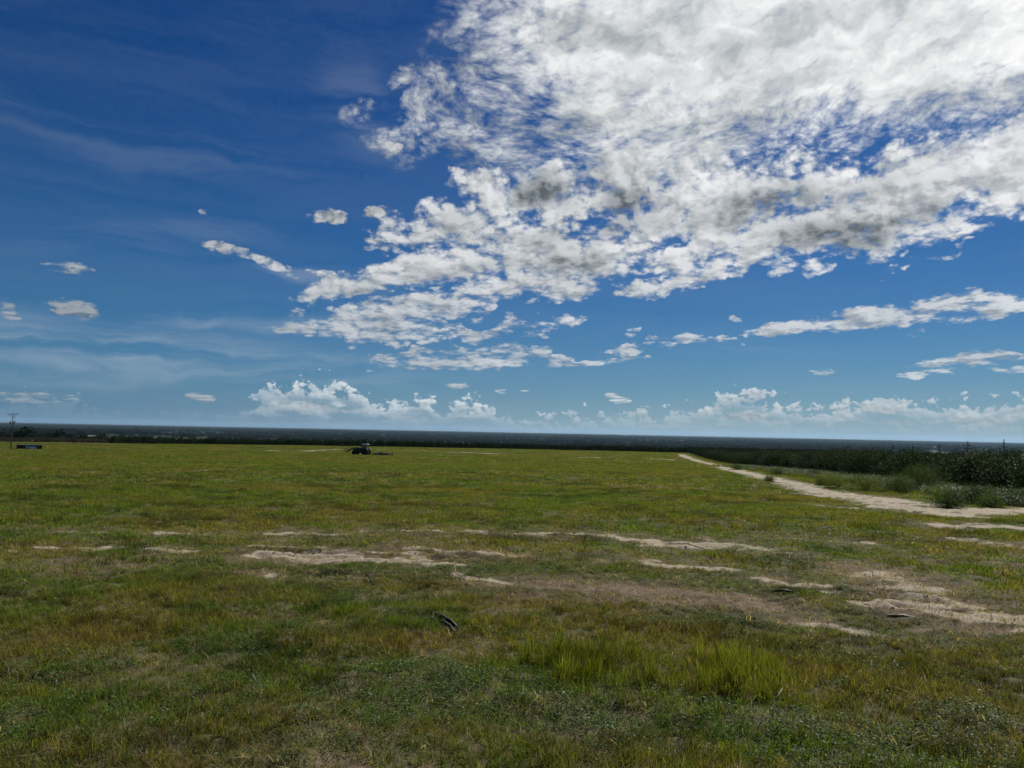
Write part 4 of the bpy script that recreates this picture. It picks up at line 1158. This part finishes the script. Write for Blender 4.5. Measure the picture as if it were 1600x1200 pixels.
# clods and stones of pale earth on the rough patch
M_CLOD = simple_mat('pale_clod', (.26, .21, .16), .95, scale=12)
def rock_me(seed):
    bm = bmesh.new(); bmesh.ops.create_icosphere(bm, subdivisions=2, radius=1.0)
    for v in bm.verts:
        v.co *= 1 + .55 * (mnoise.noise(v.co * 1.3 + Vector((seed, 0, 0)))); v.co.z *= .55
    me = bpy.data.meshes.new('clod'); bm.to_mesh(me); bm.free(); me.materials.append(M_CLOD); return me
rocks = [rock_me(k * 3.7) for k in range(4)]
CL = [(1521, 957, 6, 'rounded pale clod at the right of the rough patch'), (1360, 931, 8, 'wide flat clod in the rough patch'), (1440, 935, 6, 'clod near the middle of the rough patch'), (1395, 950, 5, 'small clod just above the black pipe'), (1310, 918, 5, 'clod at the left of the rough patch'), (1478, 948, 4, 'small clod left of the rounded pale one'), (1420, 940, 5, 'clod between the wide flat one and the pipe'), (1568, 967, 4, 'clod by the right edge below the rough patch')]
for i, (px, py, w, lab) in enumerate(CL):
    q = on_ground(px, py); o = link('clod', rocks[i % 4]); s = w * q.length / FPX * .6
    o.location = q + Vector((0, 0, s * .12)); o.scale = (s, s * .8, s * .7); o.rotation_euler = (0, 0, i * 1.3)
    tag(o, lab, 'clod', 'clods on the rough patch')

# ================================================================== weedy shrubs along the track
def shrub(px, py, wpx, hpx, lab, col, seed, leaf=.05, grass=True):
    q = on_ground(px, py); k = depth(q) / FPX; w = wpx * k / 2; h = hpx * k
    o = thing('shrub', lab, 'shrub', q, seed * 1.1, 'weedy shrubs between the track and the grove')
    n_ = int(6000 * min(2.5, w * h * 1.2 + .3))
    V, F, T = crown_mesh(seed, n_, w, min(w, 1.6) * .8, h, leaf, .03)
    m = plant_mat('shrub_leaves', .12, .35, .6, attr=False, col=col)
    link('foliage', np_mesh('foliage', V, F, T, m), o)
    b = MB(); r = random.Random(seed)
    for j in range(9):
        a = r.uniform(0, 6.28); e = r.uniform(.3, .8)
        b.tube([(0, 0, -.05), (w * e * .4 * math.cos(a), w * e * .3 * math.sin(a), h * .5), (w * e * math.cos(a), w * e * .6 * math.sin(a), h * r.uniform(.8, 1.12))], [.014, .010, .004], 5)
    b.build('stem', M_BARK, o)
GL, GD, GY = (.050, .085, .020), (.028, .055, .018), (.085, .11, .024)
for i, a in enumerate([(1440, 768, 80, 34, 'tall leafy shrub in front of the grove, the biggest by the track', GL), (1398, 770, 60, 22, 'low spreading shrub left of the tallest one', GL), (1482, 793, 66, 20, 'rounded shrub on the bend where two tracks meet', GD),
                       (1528, 789, 70, 22, 'wide dark shrub in front of the nearest citrus trunk', GD), (1585, 790, 70, 20, 'greyish low shrub at the right edge below the trees', GD), (1545, 793, 50, 12, 'low mat of weeds right of the rounded shrub', GL), (1352, 768, 60, 15, 'low weed clump along the track verge', GY),
                       (1308, 764, 50, 13, 'weed clump left along the track verge', GY), (1285, 758, 26, 9, 'small weed clump near the narrowing track', GY), (1150, 734, 22, 7, 'small bush at the left edge of the far track', GL), (1202, 753, 20, 7, 'dry bush beside the middle of the track', GY),
                       (1160, 727, 34, 8, 'low bush between the far track and the grove', GL), (1215, 742, 30, 8, 'second low bush between the far track and the grove', GL), (1270, 747, 30, 8, 'leafy clump at the foot of the grove', GD), (1340, 757, 30, 9, 'leafy clump on the verge, second from the grove foot', GD)]):
    shrub(*a, seed=400 + i)
# grass of the verge between the track and the grove
N = 9000; yy = rng.uniform(33.6, 150, N); side = rng.uniform(-5.5, 2.5, N) * (.8 + yy / 200); xx = 21.8 + .17 * yy + side
sd = masks(xx, yy); keep = rng.uniform(size=N) > sd[0] * 1.3; xx, yy = xx[keep], yy[keep]; N = len(xx)
s = rng.uniform(.6, 1.5, N) * (.5 + .9 * sstep(fbm(xx * .5, yy * .5, 3, 151), .35, .65))
scatter('verge_grass', [blades(46, .30, .26, .018, .5, 500 + k, 2) for k in range(4)], np.column_stack([xx, yy, ground_z(xx, yy)]), np.column_stack([rng.normal(0, .1, N), rng.normal(0, .1, N), rng.uniform(0, 6.28, N)]),
        np.column_stack([s ** .5, s ** .5, s]), (GREEN * .9 + (OLIVE - GREEN) * rng.uniform(0, .8, (N, 1))) * rng.uniform(.7, 1.2, (N, 1)), rng.integers(0, 4, N), M_GRASS, kind='stuff', label='longer weedy grass on the verge between track and grove', cat='grass')

N = 7500; yy = 31.8 + 117 * rng.uniform(0, 1, N) ** 1.4; side = rng.uniform(-5.5, 2.5, N) * (.8 + yy / 200); xx = 21.8 + .17 * yy + side
sd = masks(xx, yy); keep = (sd[0] < .1) & (fbm(xx * .35, yy * .35, 3, 161, .6) > .42); xx, yy = xx[keep], yy[keep]; N = len(xx)
s = rng.uniform(.6, 1.6, N)
scatter('verge_weeds', [leafy(90, .42, .30, .055, 520 + k) for k in range(4)], np.column_stack([xx, yy, ground_z(xx, yy)]), np.column_stack([rng.normal(0, .1, N), rng.normal(0, .1, N), rng.uniform(0, 6.28, N)]),
        np.column_stack([s, s, s]), np.array([.038, .068, .017]) * rng.uniform(.6, 1.5, (N, 1)), rng.integers(0, 4, N), M_WEED, kind='stuff', label='leafy weeds standing on the verge below the grove', cat='weeds')

# ================================================================== air
def haze_box():
    b = MB(); b.box((0, 0, 60), (96000, 96000, 260)); m, n, out = material('haze_air')
    v = n.new('ShaderNodeVolumePrincipled'); v.inputs['Color'].default_value = (.50, .76, 1.0, 1); v.inputs['Density'].default_value = 2.1e-5; v.inputs['Anisotropy'].default_value = .3
    n.t.links.new(v.outputs[0], out.inputs['Volume'])
    return tag(b.build('haze', m), kind='stuff')
haze = haze_box()
